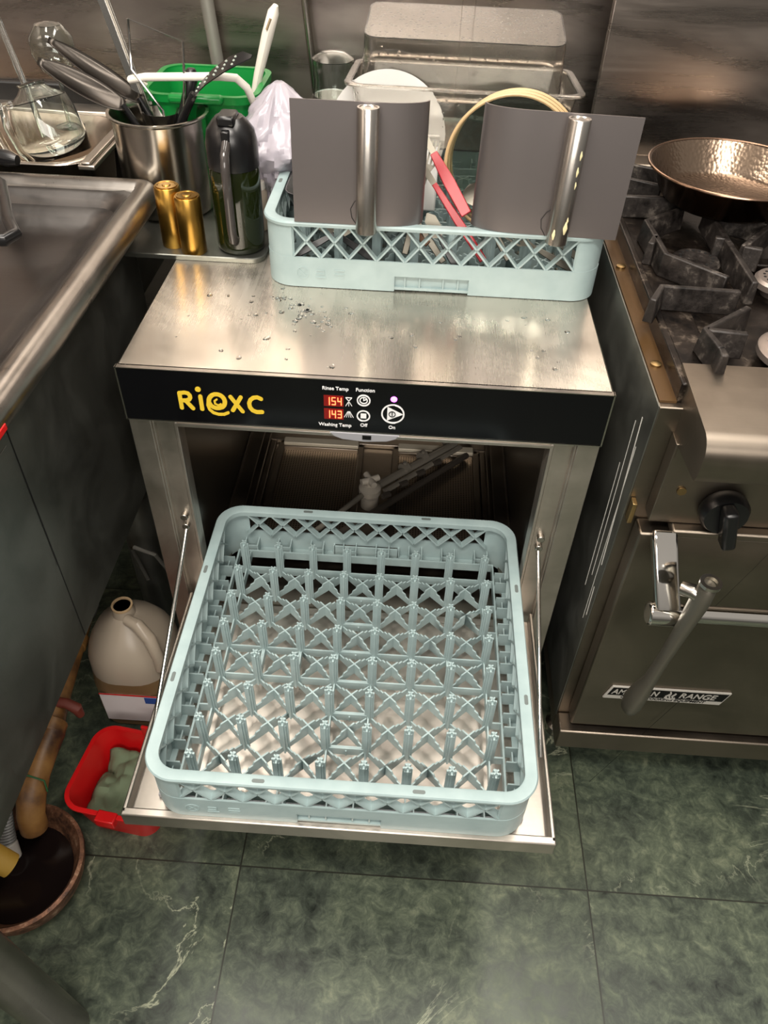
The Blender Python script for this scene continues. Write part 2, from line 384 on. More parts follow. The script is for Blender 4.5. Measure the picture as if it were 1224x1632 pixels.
ST_([(214, 100), (209, 122), (215, 144), (232, 160), (258, 168), (285, 168), (308, 160)], .0020)
ST_([(276, 118), (262, 124), (247, 116), (246, 102), (258, 95)], .0013)
ST_([(330, 82), (384, 154)]); ST_([(382, 84), (334, 148)])
ST_([(484, 92), (466, 84), (446, 86), (430, 96), (422, 112), (424, 132), (436, 148), (456, 156), (484, 156)])
lg.build('brand_lettering', YEL, cp, smooth=False)
for s_, px, pz in (('Rinse Temp', -.036, .806), ('Function', .003, .806), ('Washing Temp', -.037, .7475), ('Off', .0015, .7495), ('On', .0395, .7485)):
    text('panel_text', s_, (px, Y-.0003, pz), .0072, WHT, cp, bold=.00012)
SEG = {'1': 'bc', '5': 'afgcd', '4': 'fgbc', '3': 'abgcd'}
for val, cz in (('154', .7865), ('143', .7655)):
    do = B().box(-.0515, -.0255, Y-.0006, Y+.001, cz-.0085, cz+.0085).build('led_display', LEDBG, cp)
    dg_ = B()
    for i, ch in enumerate(val):
        cx = -.0462+i*.0078; w_, h_ = .0022, .0055
        P_ = {'a': ((cx-w_, cz+h_), (cx+w_, cz+h_)), 'g': ((cx-w_, cz), (cx+w_, cz)), 'd': ((cx-w_, cz-h_), (cx+w_, cz-h_)),
              'f': ((cx-w_, cz+h_), (cx-w_, cz)), 'b': ((cx+w_, cz+h_), (cx+w_, cz)), 'e': ((cx-w_, cz), (cx-w_, cz-h_)), 'c': ((cx+w_, cz), (cx+w_, cz-h_))}
        for sg in SEG[ch]: stroke(dg_, list(P_[sg]), .0006, Y-.0007, .0003, 4)
    dg_.build('led_digits', LED, do, smooth=False)
ic = B()
def ring(cx, cz, r, w_, n=28): stroke(ic, arc(cx, cz, r, r, 0, 360, n), w_, Y, .0005, 4)
ring(.001, .790, .0082, .0009); ring(.001, .790, .0048, .0007); ring(.001, .765, .0082, .0009)
stroke(ic, [(.001, .790), (.001, .795)], .0006, Y, .0005); stroke(ic, [(.001, .790), (.005, .792)], .0006, Y, .0005)
ic.box(-.0028, .0048, Y-.0006, Y, .7612, .7688)
ring(.040, .771, .0145, .0010)
def tri(a, b_, c, yy): ic.add([(a[0], yy, a[1]), (b_[0], yy, b_[1]), (c[0], yy, c[1]), (a[0], Y, a[1]), (b_[0], Y, b_[1]), (c[0], Y, c[1])], [(0,1,2),(5,4,3),(0,3,4,1),(1,4,5,2),(2,5,3,0)])
tri((.0325, .782), (.0325, .760), (.0535, .771), Y-.0006)
ri = B(); stroke(ri, arc(.039, .771, .0042, .0042, 0, 360, 20), .0005, Y-.0008, .0004, 4); stroke(ri, [(.039, .769), (.039, .7735)], .0006, Y-.0008, .0004)
ri.build('button_mark', BADGEK, cp, smooth=False)
for cz, up in ((.787, 1), (.7665, -1)):
    cx = -.0185
    if up == 1:
        stroke(ic, [(cx-.004, cz+.006), (cx+.004, cz+.006), (cx, cz+.001), (cx-.004, cz+.006)], .0004, Y, .0005)
        for dx in (-.004, 0, .004): stroke(ic, [(cx+dx*.2, cz-.001), (cx+dx, cz-.007)], .0004, Y, .0005)
    else:
        for dx in (-.006, -.003, 0, .003, .006): stroke(ic, [(cx+dx*.25, cz+.004), (cx+dx, cz-.005)], .0004, Y, .0005)
ic.build('button_icon', WHT, cp, smooth=False)
o = B().lathe([(0, 0), (.0042, 0), (.0042, .0006), (0, .0022)], 20); o.m = Matrix.Identity(4)
o = o.build('indicator_light', PURP, cp); o.location = (.0405, Y, .7945); o.rotation_euler = (pi/2, 0, 0)
# lock tab beneath the panel
lp = B(); prof = [(-.048, .736), (-.042, .729), (-.03, .7245), (0, .722), (.03, .7245), (.042, .729), (.048, .736)]
lp.m = Matrix(((1,0,0,0),(0,0,-1,0),(0,1,0,0),(0,0,0,1)))
lp.prism([(x+.003, z) for x, z in prof], -.002, .006); lo = lp.build('door_latch_plate', GREYG, dw, bevel=.001)
B().box(.000, .012, -.0075, -.005, .7275, .7335).build('latch_slot', BADGEK, lo)
# the folded-down door
db = B().box(-.289, .289, -.378, .0, .345, .352)
db.box(-.289, .289, -.389, -.377, .345, .374).box(-.289, -.283, -.385, .0, .345, .374).box(.283, .289, -.385, .0, .345, .374)
db.box(-.245, .245, -.345, -.02, .352, .359)
do = db.build('door', ST, dw, bevel=.002)
B().box(-.25, -.243, -.35, -.015, .352, .362).box(.243, .25, -.35, -.015, .352, .362).box(-.25, .25, -.352, -.345, .352, .362).build('door_seal', GREYG, do, bevel=.001)
for s in (-1, 1):
    B().tube([(s*.2745, .010, .522), (s*.278, -.265, .376)], .0032, 10).build('door_rod', CHROME, dw)
    rv = B()
    for z in (.525, .545): rv.tube([(s*.2745, .013, z), (s*.2745, .003, z)], .006, 12)
    rv.build('rivet', SATIN, dw, bevel=.001)
for s in (-1, 1):
    for y in (.06, .56): B().lathe([(0, 0), (.024, 0), (.024, .02), (.014, .025), (.014, .092), (0, .092)], 18, (s*.28, y, 0)).build('foot', RUBBER, dw)

# ------------------------------------------------------------ dish racks
SLOTM = mat('slot_gap', (96, 104, 102), .6)
def build_rack(label):
    t = thing('dish_rack', label, 'dish rack', group=None)
    # outer wall, band with a grip cut-out in the front and back
    def wall(b, h, r, th, z1, z0f):
        lp_ = []
        pts = rrect(h, h, r, 8)
        # insert notch break points on the straight sides
        out = []
        for i, p in enumerate(pts):
            q_ = pts[(i+1) % len(pts)]; out.append(p)
            if abs(p[1]-q_[1]) < 1e-6 and abs(p[0]-q_[0]) > .2:
                sg_ = 1 if q_[0] > p[0] else -1
                for xx in (-.0562, -.056, .056, .0562): out.append((xx*sg_, p[1]))
        n = len(out); k = (h-th)/h
        vs = []
        for x, y in out:
            z0 = z0f(x, y)
            ix = x-th*(1 if x > 0 else -1)*min(1, abs(x)/(h-r)) ; iy = y-th*(1 if y > 0 else -1)*min(1, abs(y)/(h-r))
            vs += [(x, y, z0), (x, y, z1), (ix, iy, z1), (ix, iy, z0)]
        fs = []
        for i in range(n):
            j = (i+1) % n
            for a in range(4): c_ = (a+1) % 4; fs.append((i*4+a, j*4+a, j*4+c_, i*4+c_))
        b.add(vs, fs)
    nf = lambda x, y: .024 if (abs(x) < .0561 and abs(y) > .2) else 0
    bw = B(); wall(bw, .247, .04, .003, .046, nf)
    for sg in (-1, 1):
        yy = lambda a, c_: (min(sg*a, sg*c_), max(sg*a, sg*c_))
        bw.box(-.056, .056, *yy(.240, .237), .002, .026).box(-.058, -.055, *yy(.2465, .237), .0, .026).box(.055, .058, *yy(.2465, .237), .0, .026)
    bw.build('lower_band', MINT, t)
    pts = rrect(.2465, .2465, .039, 8)
    for q_ in range(4):
        uw = B(); seg = pts[q_*9:(q_+1)*9]
        a = seg[0]; z_ = seg[-1]
        def ext(p, o_):  # extend the arc along the wall to |.|=.206
            return p
        if q_ in (0, 2): e0 = (a[0], (.2 if a[1] > 0 else -.2)); e1 = ((.206 if z_[0] > 0 else -.206), z_[1])
        else: e0 = ((.206 if a[0] > 0 else -.206), a[1]); e1 = (z_[0], (.2 if z_[1] > 0 else -.2))
        path = [e0]+seg+[e1]; n = len(path); th = .003
        inn = [(x-th*(1 if x > 0 else -1), y-th*(1 if y > 0 else -1)) for x, y in path]
        vs = []; 
        for (x, y), (ix, iy) in zip(path, inn): vs += [(x, y, .044), (x, y, .094), (ix, iy, .094), (ix, iy, .044)]
        fs = [(i*4+a_, (i+1)*4+a_, (i+1)*4+(a_+1) % 4, i*4+(a_+1) % 4) for i in range(n-1) for a_ in range(4)]
        fs += [(0, 1, 2, 3), tuple((n-1)*4+k for k in (3, 2, 1, 0))]
        uw.add(vs, fs); uw.build('corner_wall', MINT, t)
    # crossing lattice in each side
    for sidei in range(4):
        lt = B(); lt.m = Matrix.Rotation(sidei*pi/2, 4, 'Z'); N = 10; wd = .412/N
        for i in range(N):
            x0 = -.206+i*wd
            lt.bar((x0, -.2405, .045), (x0+wd, -.2405, .094), .012, .0026, (0, 0, 1))
            lt.bar((x0, -.2405, .094), (x0+wd, -.2405, .045), .012, .0026, (0, 0, 1))
        lt.build('side_lattice', MINT, t)
    rm = B(); o_ = rrect(.2505, .2505, .042, 10); i_ = rrect(.234, .234, .028, 10); o2 = rrect(.2500, .2500, .042, 10)
    rm.loft([L3(i_, .090), L3(i_, .0985), L3(rrect(.237, .237, .031, 10), .1), L3(rrect(.249, .249, .041, 10), .1), L3(o_, .0975), L3(o2, .0935), L3(rrect(.247, .247, .04, 10), .0935), L3(rrect(.246, .246, .04, 10), .093), L3(i_, .090)], False, False)
    rm.build('rim', MINT, t)
    for s in (-1, 1):
        for p in (-.1, .1):
            for q_ in range(2):
                sl = B(); sl.m = Matrix.Rotation(q_*pi/2, 4, 'Z'); L_ = rrect(.008, .0026, .0025, 4, p, s*.243); sl.prism(L_, .0995, .1002)
                sl.build('rim_slot', SLOTM, t)
    # base
    g_ = B(); PP = [(-3.5+i)*.0572 for i in range(8)]; PY = [(-3.5+i)*.0545-.008 for i in range(8)]; E = .222
    for s in (-1, 1):
        g_.box(min(s*.2195, s*.2225), max(s*.2195, s*.2225), -E, E, .004, .02).box(-E, E, min(s*.2195, s*.2225), max(s*.2195, s*.2225), .004, .02)
        g_.box(min(s*.236, s*.245), max(s*.236, s*.245), -.206, .206, .002, .006).box(-.206, .206, min(s*.236, s*.245), max(s*.236, s*.245), .002, .006)
    for p, py in zip(PP, PY):
        for s in (-1, 1):
            for o2_ in (-.011, .011):
                g_.box(p+o2_-.001, p+o2_+.001, min(s*.2225, s*.244), max(s*.2225, s*.244), .004, .03)
                g_.box(min(s*.2225, s*.244), max(s*.2225, s*.244), py+o2_-.001, py+o2_+.001, .004, .03)
            g_.box(p-.011, p+.011, s*.233-.001, s*.233+.001, .004, .02).box(s*.233-.001, s*.233+.001, py-.011, py+.011, .004, .02)
            g_.bar((p, PY[7] if s > 0 else PY[0], .012), (p, s*.221, .012), .0024, .016).bar((s*.2002, py, .012), (s*.221, py, .012), .0024, .016)
    def rib(a, c_):
        # stepped diagonal rib: high at the middle of the cell, low at the peg
        pr = [(0, .027), (.30, .027), (.36, .0215), (.52, .0215), (.58, .0165), (1, .0155), (1, .004), (0, .004)]
        d_ = Vector((c_[0]-a[0], c_[1]-a[1])); nn = Vector((-d_.y, d_.x)).normalized()*.0011; vs = []
        for sg in (1, -1):
            for k, z in pr: vs.append((a[0]+d_.x*k+nn.x*sg, a[1]+d_.y*k+nn.y*sg, z))
        n = len(pr); g_.add(vs, [tuple(range(n)), tuple(range(2*n-1, n-1, -1))]+[(i, n+i, n+(i+1) % n, (i+1) % n) for i in range(n)])
    for i in range(7):
        for j in range(7):
            x0, x1, y0, y1 = PP[i], PP[i+1], PY[j], PY[j+1]; cx = (x0+x1)/2; cy = (y0+y1)/2
            for xx in (x0, x1):
                for yy in (y0, y1): rib((cx, cy), (xx, yy))
            if i == 3 or j == 3:
                for xx in (x0+.0012, x1-.0012): g_.box(xx-.0011, xx+.0011, y0, y1, .004, .020)
                for yy in (y0+.0012, y1-.0012): g_.box(x0, x1, yy-.0011, yy+.0011, .004, .020)
                if j != 3: g_.box(cx-.001, cx+.001, y0-.004, y0+.004, .004, .016)
            else:
                if j in (0, 6): yy = PY[7] if j == 6 else PY[0]; g_.box(x0, x1, yy-.0011, yy+.0011, .004, .021)
                if i in (0, 6): xx = PP[7] if i == 6 else PP[0]; g_.box(xx-.0011, xx+.0011, y0, y1, .004, .021)
    g_.build('base_grid', MINT, t)
    pm = None
    for x in PP:
        for y in PY:
            if pm is None:
                pb = B().box(-.0066, .0066, -.0014, .0014, 0, .072).box(-.0014, .0014, -.0066, .0066, 0, .072).box(-.0042, .0042, -.0042, .0042, 0, .068)
                a_ = B(); pb.m = Matrix.Rotation(pi/4, 4, 'Z')
                pb.box(-.0048, .0048, -.0011, .0011, .066, .0765).box(-.0011, .0011, -.0048, .0048, .066, .0765)
                pm = pb.build('peg', MINT, t, smooth=False); pm.location = (x, y, .004)
            else:
                c_ = pm.copy(); C.objects.link(c_); c_.parent = t; c_.location = (x, y, .004)
    em = B()
    def emb(pts, r=.0009): stroke(em, pts, r, -.2468, .0005, 4)
    cz = .022
    emb(arc(-.192, cz, .009, .009, 0, 360, 18)); emb([(-.197, cz-.005), (-.187, cz+.005)]); emb([(-.197, cz+.005), (-.187, cz-.005)])
    emb([(-.171, cz+.005), (-.160, cz+.005), (-.160, cz-.001), (-.171, cz-.001)]); emb([(-.172, cz-.006), (-.158, cz-.006)])
    emb([(-.144, cz+.006), (-.130, cz+.006)]); emb([(-.144, cz), (-.130, cz)]); emb([(-.144, cz-.006), (-.130, cz-.006)])
    em.build('embossed_symbol', MINT, t, smooth=False)
    return t
rack1 = build_rack('empty pale green peg rack resting on the open dishwasher door')
rack1.location = (.002, -.136, .3745)
rack2 = copy_tree(rack1); rack2.location = (.083, .483, T+.001)
rack2['label'] = 'pale green dish rack crammed with dishes on top of the dishwasher'

# ------------------------------------------------------------ front sink / drainboard on the left
sk = thing('drainboard_sink', 'stainless drainboard sink with thick rolled rim left of the dishwasher', 'sink')
rx, ry, rz = -.377, .395, .885
cor = [(-1.3, ry, rz), (rx-.016, ry, rz)]+[(rx-.016+.016*sin(radians(a)), ry-.016+.016*cos(radians(a)), rz) for a in range(15, 90, 15)]+[(rx, ry-.016, rz), (rx, .1, rz), (rx, -1.1, rz)]
B().tube(cor, .0205, 24).build('rolled_rim', STROLL, sk)
# basin: cove profile swept under the rim (distance inwards, height)
pf = [(.012, .872), (.026, .868), (.034, .858), (.038, .850), (.052, .846), (.058, .840), (.064, .833), (.078, .829), (.088, .826)]
bs = B(); lp_ = []
for d_, z in pf:
    z += .023
    r_ = max(.045-d_*.3, .01); cx, cy = rx-d_, ry-d_
    lp_.append([(-1.3, cy, z), (-.9, cy, z), (cx-r_, cy, z)]+[(cx-r_+r_*sin(radians(a)), cy-r_+r_*cos(radians(a)), z) for a in range(15, 90, 15)]+[(cx, cy-r_, z), (cx, -.3, z), (cx, -1.1, z)])
vs = [p for l in lp_ for p in l]; n = len(lp_[0])
bs.add(vs, [(i*n+j, i*n+j+1, (i+1)*n+j+1, (i+1)*n+j) for i in range(len(lp_)-1) for j in range(n-1)])
last = lp_[-1]; bs.add(last+[(-1.3, -1.1, .849)], [tuple(range(n+1))])
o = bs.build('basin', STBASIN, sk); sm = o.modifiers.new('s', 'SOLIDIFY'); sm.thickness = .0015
B().box(-.4115, -.4095, -1.1, .375, .42, .880).box(-1.3, -.4115, .373, .375, .42, .84).box(-.44, -.4095, -1.1, .375, .42, .422).build('side_panel', STDARK, sk, bevel=.001)
B().box(-.4095, -.4088, -.139, -.1375, .422, .865).build('panel_seam', RUBBER, sk)
B().box(-.4094, -.4085, -1.1, -.150, .422, .80).build('access_panel', STDARK, sk, bevel=.0008)
for x, y in ((-.393, -.553), (-.445, .205), (-1.2, -.553)):
    l = B().lathe([(0, 0), (.030, 0), (.031, .004), (.031, .4), (0, .4)], 28, (x, y, 0) if y > 0 else (x, y, 0))
    if y < 0 and x > -.5: l = B().tube([(x, y, 0), (x, y, .004), (x-.035, y, .46)], [.026, .030, .030], 28)
    l.build('leg', STROLL if y < 0 else STDARK, sk)
B().box(-.4265, -.4225, -.24, -.205, .881, .885).build('red_tape', RED, sk) if False else None
tag(B().box(-.3595, -.3555, -.255, -.215, .878, .886).build('red_tape_strip', RED, bevel=.001), 'small red tape strip on the rolled rim of the near sink', 'tape')
# black spray hose handle over the near sink
sp = thing('spray_handle', 'black looped lever of the sprayer hanging over the near sink at the left edge', 'spray lever')
B().tube([(-.66, .42, .93), (-.625, .415, .925), (-.60, .41, .922), (-.585, .408, .921)], [.012, .012, .0125, .008], 16).build('lever', PLBLACK, sp)
B().tube([(-.60, .33, .925), (-.570, .31, .922), (-.545, .26, .92), (-.510, .19, .92), (-.484, .15, .92), (-.490, .13, .92), (-.52, .125, .92), (-.56, .16, .925)], .0085, 12).build('loop', PLBLACK, sp)
B().tube([(-.70, .44, .88), (-.66, .42, .93), (-.60, .33, .925)], .011, 12).build('arm', PLBLACK, sp)

# ------------------------------------------------------------ corner sink behind it
cs = thing('corner_sink', 'deep stainless sink bowl in the back left corner', 'sink')
b_ = B(); zz = .895
b_.loft([L3(rrect(.36, .136, .06, 8, -.86, .60), zz), L3(rrect(.345, .124, .06, 8, -.86, .60), zz), L3(rrect(.34, .118, .07, 8, -.86, .60), zz-.02), L3(rrect(.325, .105, .08, 8, -.86, .60), .70), L3(rrect(.24, .04, .03, 8, -.86, .60), .69)], False, True)
o = b_.build('bowl', mat('bright_bowl_steel', (190, 180, 168), .25, 1), cs); sm = o.modifiers.new('s', 'SOLIDIFY'); sm.thickness = .0015
B().box(-.516, -.487, .468, .745, .888, .896).box(-.509, -.494, .468, .745, .896, .901).build('side_rim', ST, cs, bevel=.002)
B().box(-1.22, -.5, .738, .79, .885, .897).build('back_ledge', ST, cs, bevel=.002)
B().box(-1.2, -.49, .47, .74, .60, .68).build('underframe', STDARK, cs, bevel=.004)
for x in (-1.15, -.64):
    B().lathe([(0, 0), (.018, 0), (.018, .61), (0, .61)], 16, (x, .66, 0)).build('leg', STDARK, cs)

# glass pitcher upside down in the corner sink
gp = thing('glass_pitcher', 'clear glass pitcher turned upside down in the corner sink', 'pitcher', (-.595, .585, .868))
prof = [(.058, 0), (.060, .03), (.056, .07), (.050, .092), (.030, .104), (.022, .112), (.024, .118), (.0, .120)]
gbo = B().lathe(prof, 40, cap=False).build('glass_body', GLASS, gp); smd = gbo.modifiers.new('s', 'SOLIDIFY'); smd.thickness = .0025
gp.rotation_euler = (radians(-8), radians(-14), 0)
for o_, yy in ((-.058, -.02), (-.02, -.056)):
    q0 = Vector((o_, yy, .095)); dr = Vector((o_, yy, 0)).normalized()
    B().tube([q0*1, q0+dr*.018+Vector((0, 0, .002)), q0+dr*.026+Vector((0, 0, -.03)), q0+dr*.020+Vector((0, 0, -.07)), q0+dr*.004+Vector((0, 0, -.09))], [.006, .007, .0065, .006, .005], 12).build('glass_handle', GLASS, gp)
gl = thing('wine_glass', 'round clear glass bulb standing behind the upside down pitcher', 'glass', (-.595, .66, .98))
B().lathe([(.004, -.09), (.026, -.085), (.004, -.078), (.004, -.01), (.026, .008), (.038, .035), (.036, .06), (.022, .078), (0, .083)], 32, cap=False).build('glass_bulb', GLASS, gl).modifiers.new('s', 'SOLIDIFY').thickness = .0014
tag(B().tube([(-.715, .70, 1.15), (-.660, .66, .95), (-.640, .64, .88)], .0055, 10).build('glass_straw', GLASS), 'thin clear rod leaning in the corner sink at the far left', 'rod')

# ------------------------------------------------------------ tray with the pot, bottle, gold cans, bucket
ty_ = B(); prof_out = rrect(.1175, .215, .022, 6, -.2985, .517)
ty_.loft([L3(prof_out, T+.004), L3(rrect(.119, .2165, .023, 6, -.2985, .517), T+.011), L3(rrect(.117, .2145, .022, 6, -.2985, .517), T+.012), L3(rrect(.113, .2105, .019, 6, -.2985, .517), T+.008), L3(rrect(.08, .17, .01, 6, -.2985, .517), T+.008)], True, True)
tag(ty_.build('metal_tray', STDARK), 'thin metal tray overhanging the back left of the dishwasher top', 'tray')
for o_ in (0,): bpy.data.objects['metal_tray'].location = (0, 0, -.0035)
TZ = T+.0046
pt_ = thing('utensil_pot', 'tall stainless bain marie pot holding kitchen utensils', 'pot', (-.372, .490, TZ))
po = [(0, 0), (.066, 0), (.072, .006), (.0735, .02), (.0745, .140), (.0755, .150), (.081, .154), (.081, .1565), (.076, .1565), (.0725, .150), (.0715, .140), (.0705, .012), (0, .010)]
B().lathe(po, 56).build('pot_body', mat('pot_steel', (188, 182, 172), .2, 1), pt_)
def sweep_flat(b, pts, w_, th, side):
    side = Vector(side).normalized(); pts = [Vector(p) for p in pts]; vs = []
    for i, p in enumerate(pts):
        d_ = (pts[min(i+1, len(pts)-1)]-pts[max(i-1, 0)]).normalized(); nn = d_.cross(side).normalized(); ww = w_[i] if isinstance(w_, (list, tuple)) else w_
        vs += [p-side*ww-nn*th, p+side*ww-nn*th, p+side*ww+nn*th, p-side*ww+nn*th]
    fs = [(i*4+a, i*4+(a+1) % 4, (i+1)*4+(a+1) % 4, (i+1)*4+a) for i in range(len(pts)-1) for a in range(4)]+[(3,2,1,0), tuple((len(pts)-1)*4+k for k in range(4))]
    b.add(vs, fs)
DKM = mat('dark_spoon_metal', (58, 54, 50), .28, .9)
def spoon(name, label, tip, neck, foot, side, wid, m, hm):
    t = thing(name, label, 'spoon', foot)
    tip, neck, foot = Vector(tip), Vector(neck), Vector(foot); d_ = tip-neck; side = Vector(side).normalized(); nn = d_.cross(side).normalized()
    b = B(); N = 14; K = 9; vs = []
    for i in range(N+1):
        k = i/N; p = neck+d_*k-foot; hw = wid*math.sin(pi*min(max(k*.96+.04, .0), .97)**.85)**.6+.0015; dep = .010*math.sin(pi*k)
        for j in range(K):
            u = j/(K-1)*2-1; vs.append(p+side*hw*u+nn*dep*(1-u*u)+nn*.004*k)
    fs = [(i*K+j, i*K+j+1, (i+1)*K+j+1, (i+1)*K+j) for i in range(N) for j in range(K-1)]
    b.add(vs, fs); o = b.build('bowl', m, t); s_ = o.modifiers.new('s', 'SOLIDIFY'); s_.thickness = .0014
    B().tube([neck+d_*.03-foot, (neck-foot)*.72, (0, 0, 0)], [.0045, .006, .0065], 12).build('handle', hm, t)
    return t
spoon('serving_spoon', 'dull metal serving spoon in the utensil pot, lower of the two pointing left', (-.540, .47, 1.052), (-.418, .475, .990), (-.365, .49, .86), (0, .75, .65), .018, DKM, PLBLACK)
spoon('slotted_spoon', 'dull metal slotted spoon in the utensil pot, upper of the two pointing left', (-.530, .505, 1.074), (-.400, .505, .992), (-.345, .505, .86), (0, .85, .5), .017, DKM, PLBLACK)
bpy.data.objects['slotted_spoon']
ts = thing('slotted_turner', 'black slotted turner with round holes leaning right out of the utensil pot', 'turner', (-.39, .495, .85))
o = B(); blade = [(-.293+.375, -.01, 1.02-.86), (-.265+.375, -.012, 1.045-.86), (-.235+.375, -.014, 1.064-.86), (-.213+.375, -.015, 1.074-.86), (-.195+.375, -.016, 1.077-.86)]
sweep_flat(o, blade, [.010, .015, .016, .013, .003], .0009, (.25, .8, .5)); tb = o.build('blade', PLBLACK, ts)
hl = B()
for k in range(5):
    for s_ in (-1, 0, 1):
        p = Vector(blade[0]).lerp(Vector(blade[3]), .12+k*.19); p.z += .0065*math.sin(pi*(.1+k*.2)); sd_ = Vector((.25, .8, .5)).normalized(); d_ = (Vector(blade[3])-Vector(blade[0])).normalized(); nn = d_.cross(sd_).normalized()
        c = p+sd_*s_*.0075; hl.tube([c-nn*.0022, c+nn*.0022], .0019, 10)
hl.build('hole', mat('pale_gap', (170, 180, 170), .5), tb)
B().tube([(0, 0, 0), (.045, -.005, .10), (.082, -.01, .160)], [.007, .007, .006], 12).build('handle', PLBLACK, ts)
cl_ = thing('chrome_ladle_handle', 'long flat chrome handle rising out of the utensil pot, taller than all others', 'utensil', (-.405, .495, .85))
o = B(); sweep_flat(o, [(0.028, 0, 0), (.010, .012, .10), (-.06, .045, .34), (-.10, .06, .44)], .0062, .0016, (1, 0, .3)); o.build('handle', CHROME, cl_, bevel=.0008)
o = B(); sweep_flat(o, [(0.036, 0.004, 0), (.018, .016, .10), (-.052, .049, .34), (-.092, .064, .44)], .0035, .0016, (1, 0, .3)); o.build('handle_edge', SATIN, cl_, bevel=.0008)
wf = thing('wire_cutter', 'bent bright wire frame with a thin wire strung across its top, standing in the pot', 'wire cutter', (-.36, .495, .84))
B().tube([(.0, 0, .02), (-.005, .0, .14), (-.048, .01, .195), (-.045, .02, .252), (-.044, .02, .262)], .0022, 8).build('frame', CHROME, wf)
B().tube([(.025, 0, .02), (.03, 0, .14), (.035, .01, .19), (.038, .015, .236)], .0022, 8).build('frame', CHROME, wf)
B().tube([(-.044, .02, .262), (.038, .015, .236)], .0009, 6).build('cutting_wire', CHROME, wf)
kh = thing('knife', 'black handled knife standing handle up in the utensil pot', 'knife', (-.325, .51, .85))
B().tube([(-.02, 0, .10), (.0, .005, .15), (.008, .008, .178), (.009, .008, .187)], [.008, .010, .012, .006], 14).build('handle', PLBLACK, kh)
sweep_o = B(); sweep_flat(sweep_o, [(-.05, 0, .0), (-.02, 0, .10)], .010, .0008, (1, 0, -.2)); sweep_o.build('blade', SATIN, kh)
mb = thing('small_bowl', 'small shiny metal cup sunk among the utensils in the pot', 'cup', (-.375, .52, .94))
o = B().lathe([(0, 0), (.018, .002), (.026, .012), (.030, .032), (.031, .032), (.0285, .014), (.02, .004), (0, .003)], 28).build('cup_body', SATIN, mb)

# gold cans
for i, (x, y, h) in enumerate(((-.295, .3265, .088), (-.331, .348, .093))):
    gc = thing('gold_canister', ['slim gold metal cylinder nearer the black topped bottle', 'slim gold metal cylinder partly hidden by the sink rim'][i], 'canister', (x, y, TZ), group=None)
    B().lathe([(0, 0), (.0195, 0), (.020, .001), (.020, h-.002), (.0185, h), (0, h)], 36).build('body', GOLD, gc)
    B().lathe([(0, h-.001), (.0165, h-.001), (.0165, h+.0015), (.014, h+.0015), (.013, h+.0006), (.007, h+.0006), (.006, h+.002), (0, h+.0025)], 30).build('cap', GOLD, gc)
# bottle
bt = thing('oil_bottle', 'dark green oil bottle with black flip top and side handle', 'bottle', (-.224, .352, TZ))
B().lathe([(0, 0), (.033, 0), (.037, .004), (.038, .012), (.038, .125), (.036, .133), (0, .133)], 44).build('bottle_body', OIL, bt)
B().lathe([(0, .128), (.0385, .128), (.0385, .16), (.035, .178), (.026, .190), (.020, .196), (0, .197)], 44).build('cap', PLBLACK, bt)
B().box(-.013, .013, -.029, .010, .188, .203).build('spout_lid', PLBLACK, bt, bevel=.004)
B().box(-.006, .006, -.039, -.026, .17, .186).build('lid_latch', PLBLACK, bt, bevel=.002)
B().tube([(0, -.035, .168), (0, -.050, .158), (0, -.056, .135), (0, -.056, .05), (0, -.052, .035), (0, -.040, .028)], .0068, 14, flat=1.3).build('handle', mat('smoky_plastic', (60, 56, 54), .12), bt)
B().box(-.0025, .0025, -.064, -.062, .05, .13).build('handle_slot', SATIN, bt, bevel=.001)

# bucket and brush
bk = thing('green_bucket', 'green plastic bucket against the wall behind the utensil pot', 'bucket', (-.318, .628, TZ))
o = B(); shell(o, .072, .070, .03, 0, .092, .088, .035, .165, .003, steps=3); o.build('bucket_body', GREEN, bk)
o = B(); o.loft([L3(rrect(.098, .094, .038, 8), .156), L3(rrect(.099, .095, .039, 8), .168), L3(rrect(.089, .085, .032, 8), .168), L3(rrect(.0895, .0855, .032, 8), .158)], False, False); o.build('bucket_rim', GREEN, bk)
B().box(-.045, .045, -.108, -.090, .158, .172).build('pour_lip', GREEN, bk, bevel=.005)
B().tube([(-.098, -.02, .155), (-.103, -.09, .184), (-.096, -.118, .194), (-.07, -.122, .200), (.05, -.122, .206), (.074, -.118, .204), (.088, -.108, .188), (.094, -.085, .155), (.098, -.04, .145), (.099, .0, .15)], .0062, 12).build('bail_handle', WPLAST, bk)
br = thing('white_scraper', 'long white plastic spatula handle with a hanging hole, standing in the green bucket', 'spatula', (-.250, .63, .838))
pts_ = [(-.01, .0, .0), (.0, .0, .10), (.018, .003, .165), (.038, .005, .225), (.050, .006, .258), (.0545, .006, .268)]
B().tube(pts_, [.008, .010, .013, .0165, .0155, .007], 14, flat=.6).build('handle', WPLAST, br)
B().tube([(.040, -.010, .236), (.0475, -.0095, .252)], .0042, 10, flat=.5).build('hanging_hole', mat('tan_slot', (150, 130, 100), .6), br)

# pipes on the wall
for i, (x0, x1, r_, lab) in enumerate(((-.345, -.330, .012, 'grey upright pipe on the wall behind the green bucket'), (-.168, -.150, .007, 'thin upright steel pipe on the wall beside the clear tubs'))):
    tag(B().tube([(x0-.02, .775, 1.5), (x0, .775, 1.10), (x1, .772, .93), (x1+.01, .772, .30)], r_, 16).build('wall_pipe', SATIN if i else mat('grey_pipe', (150, 148, 140), .35, .6)), lab, 'pipe')

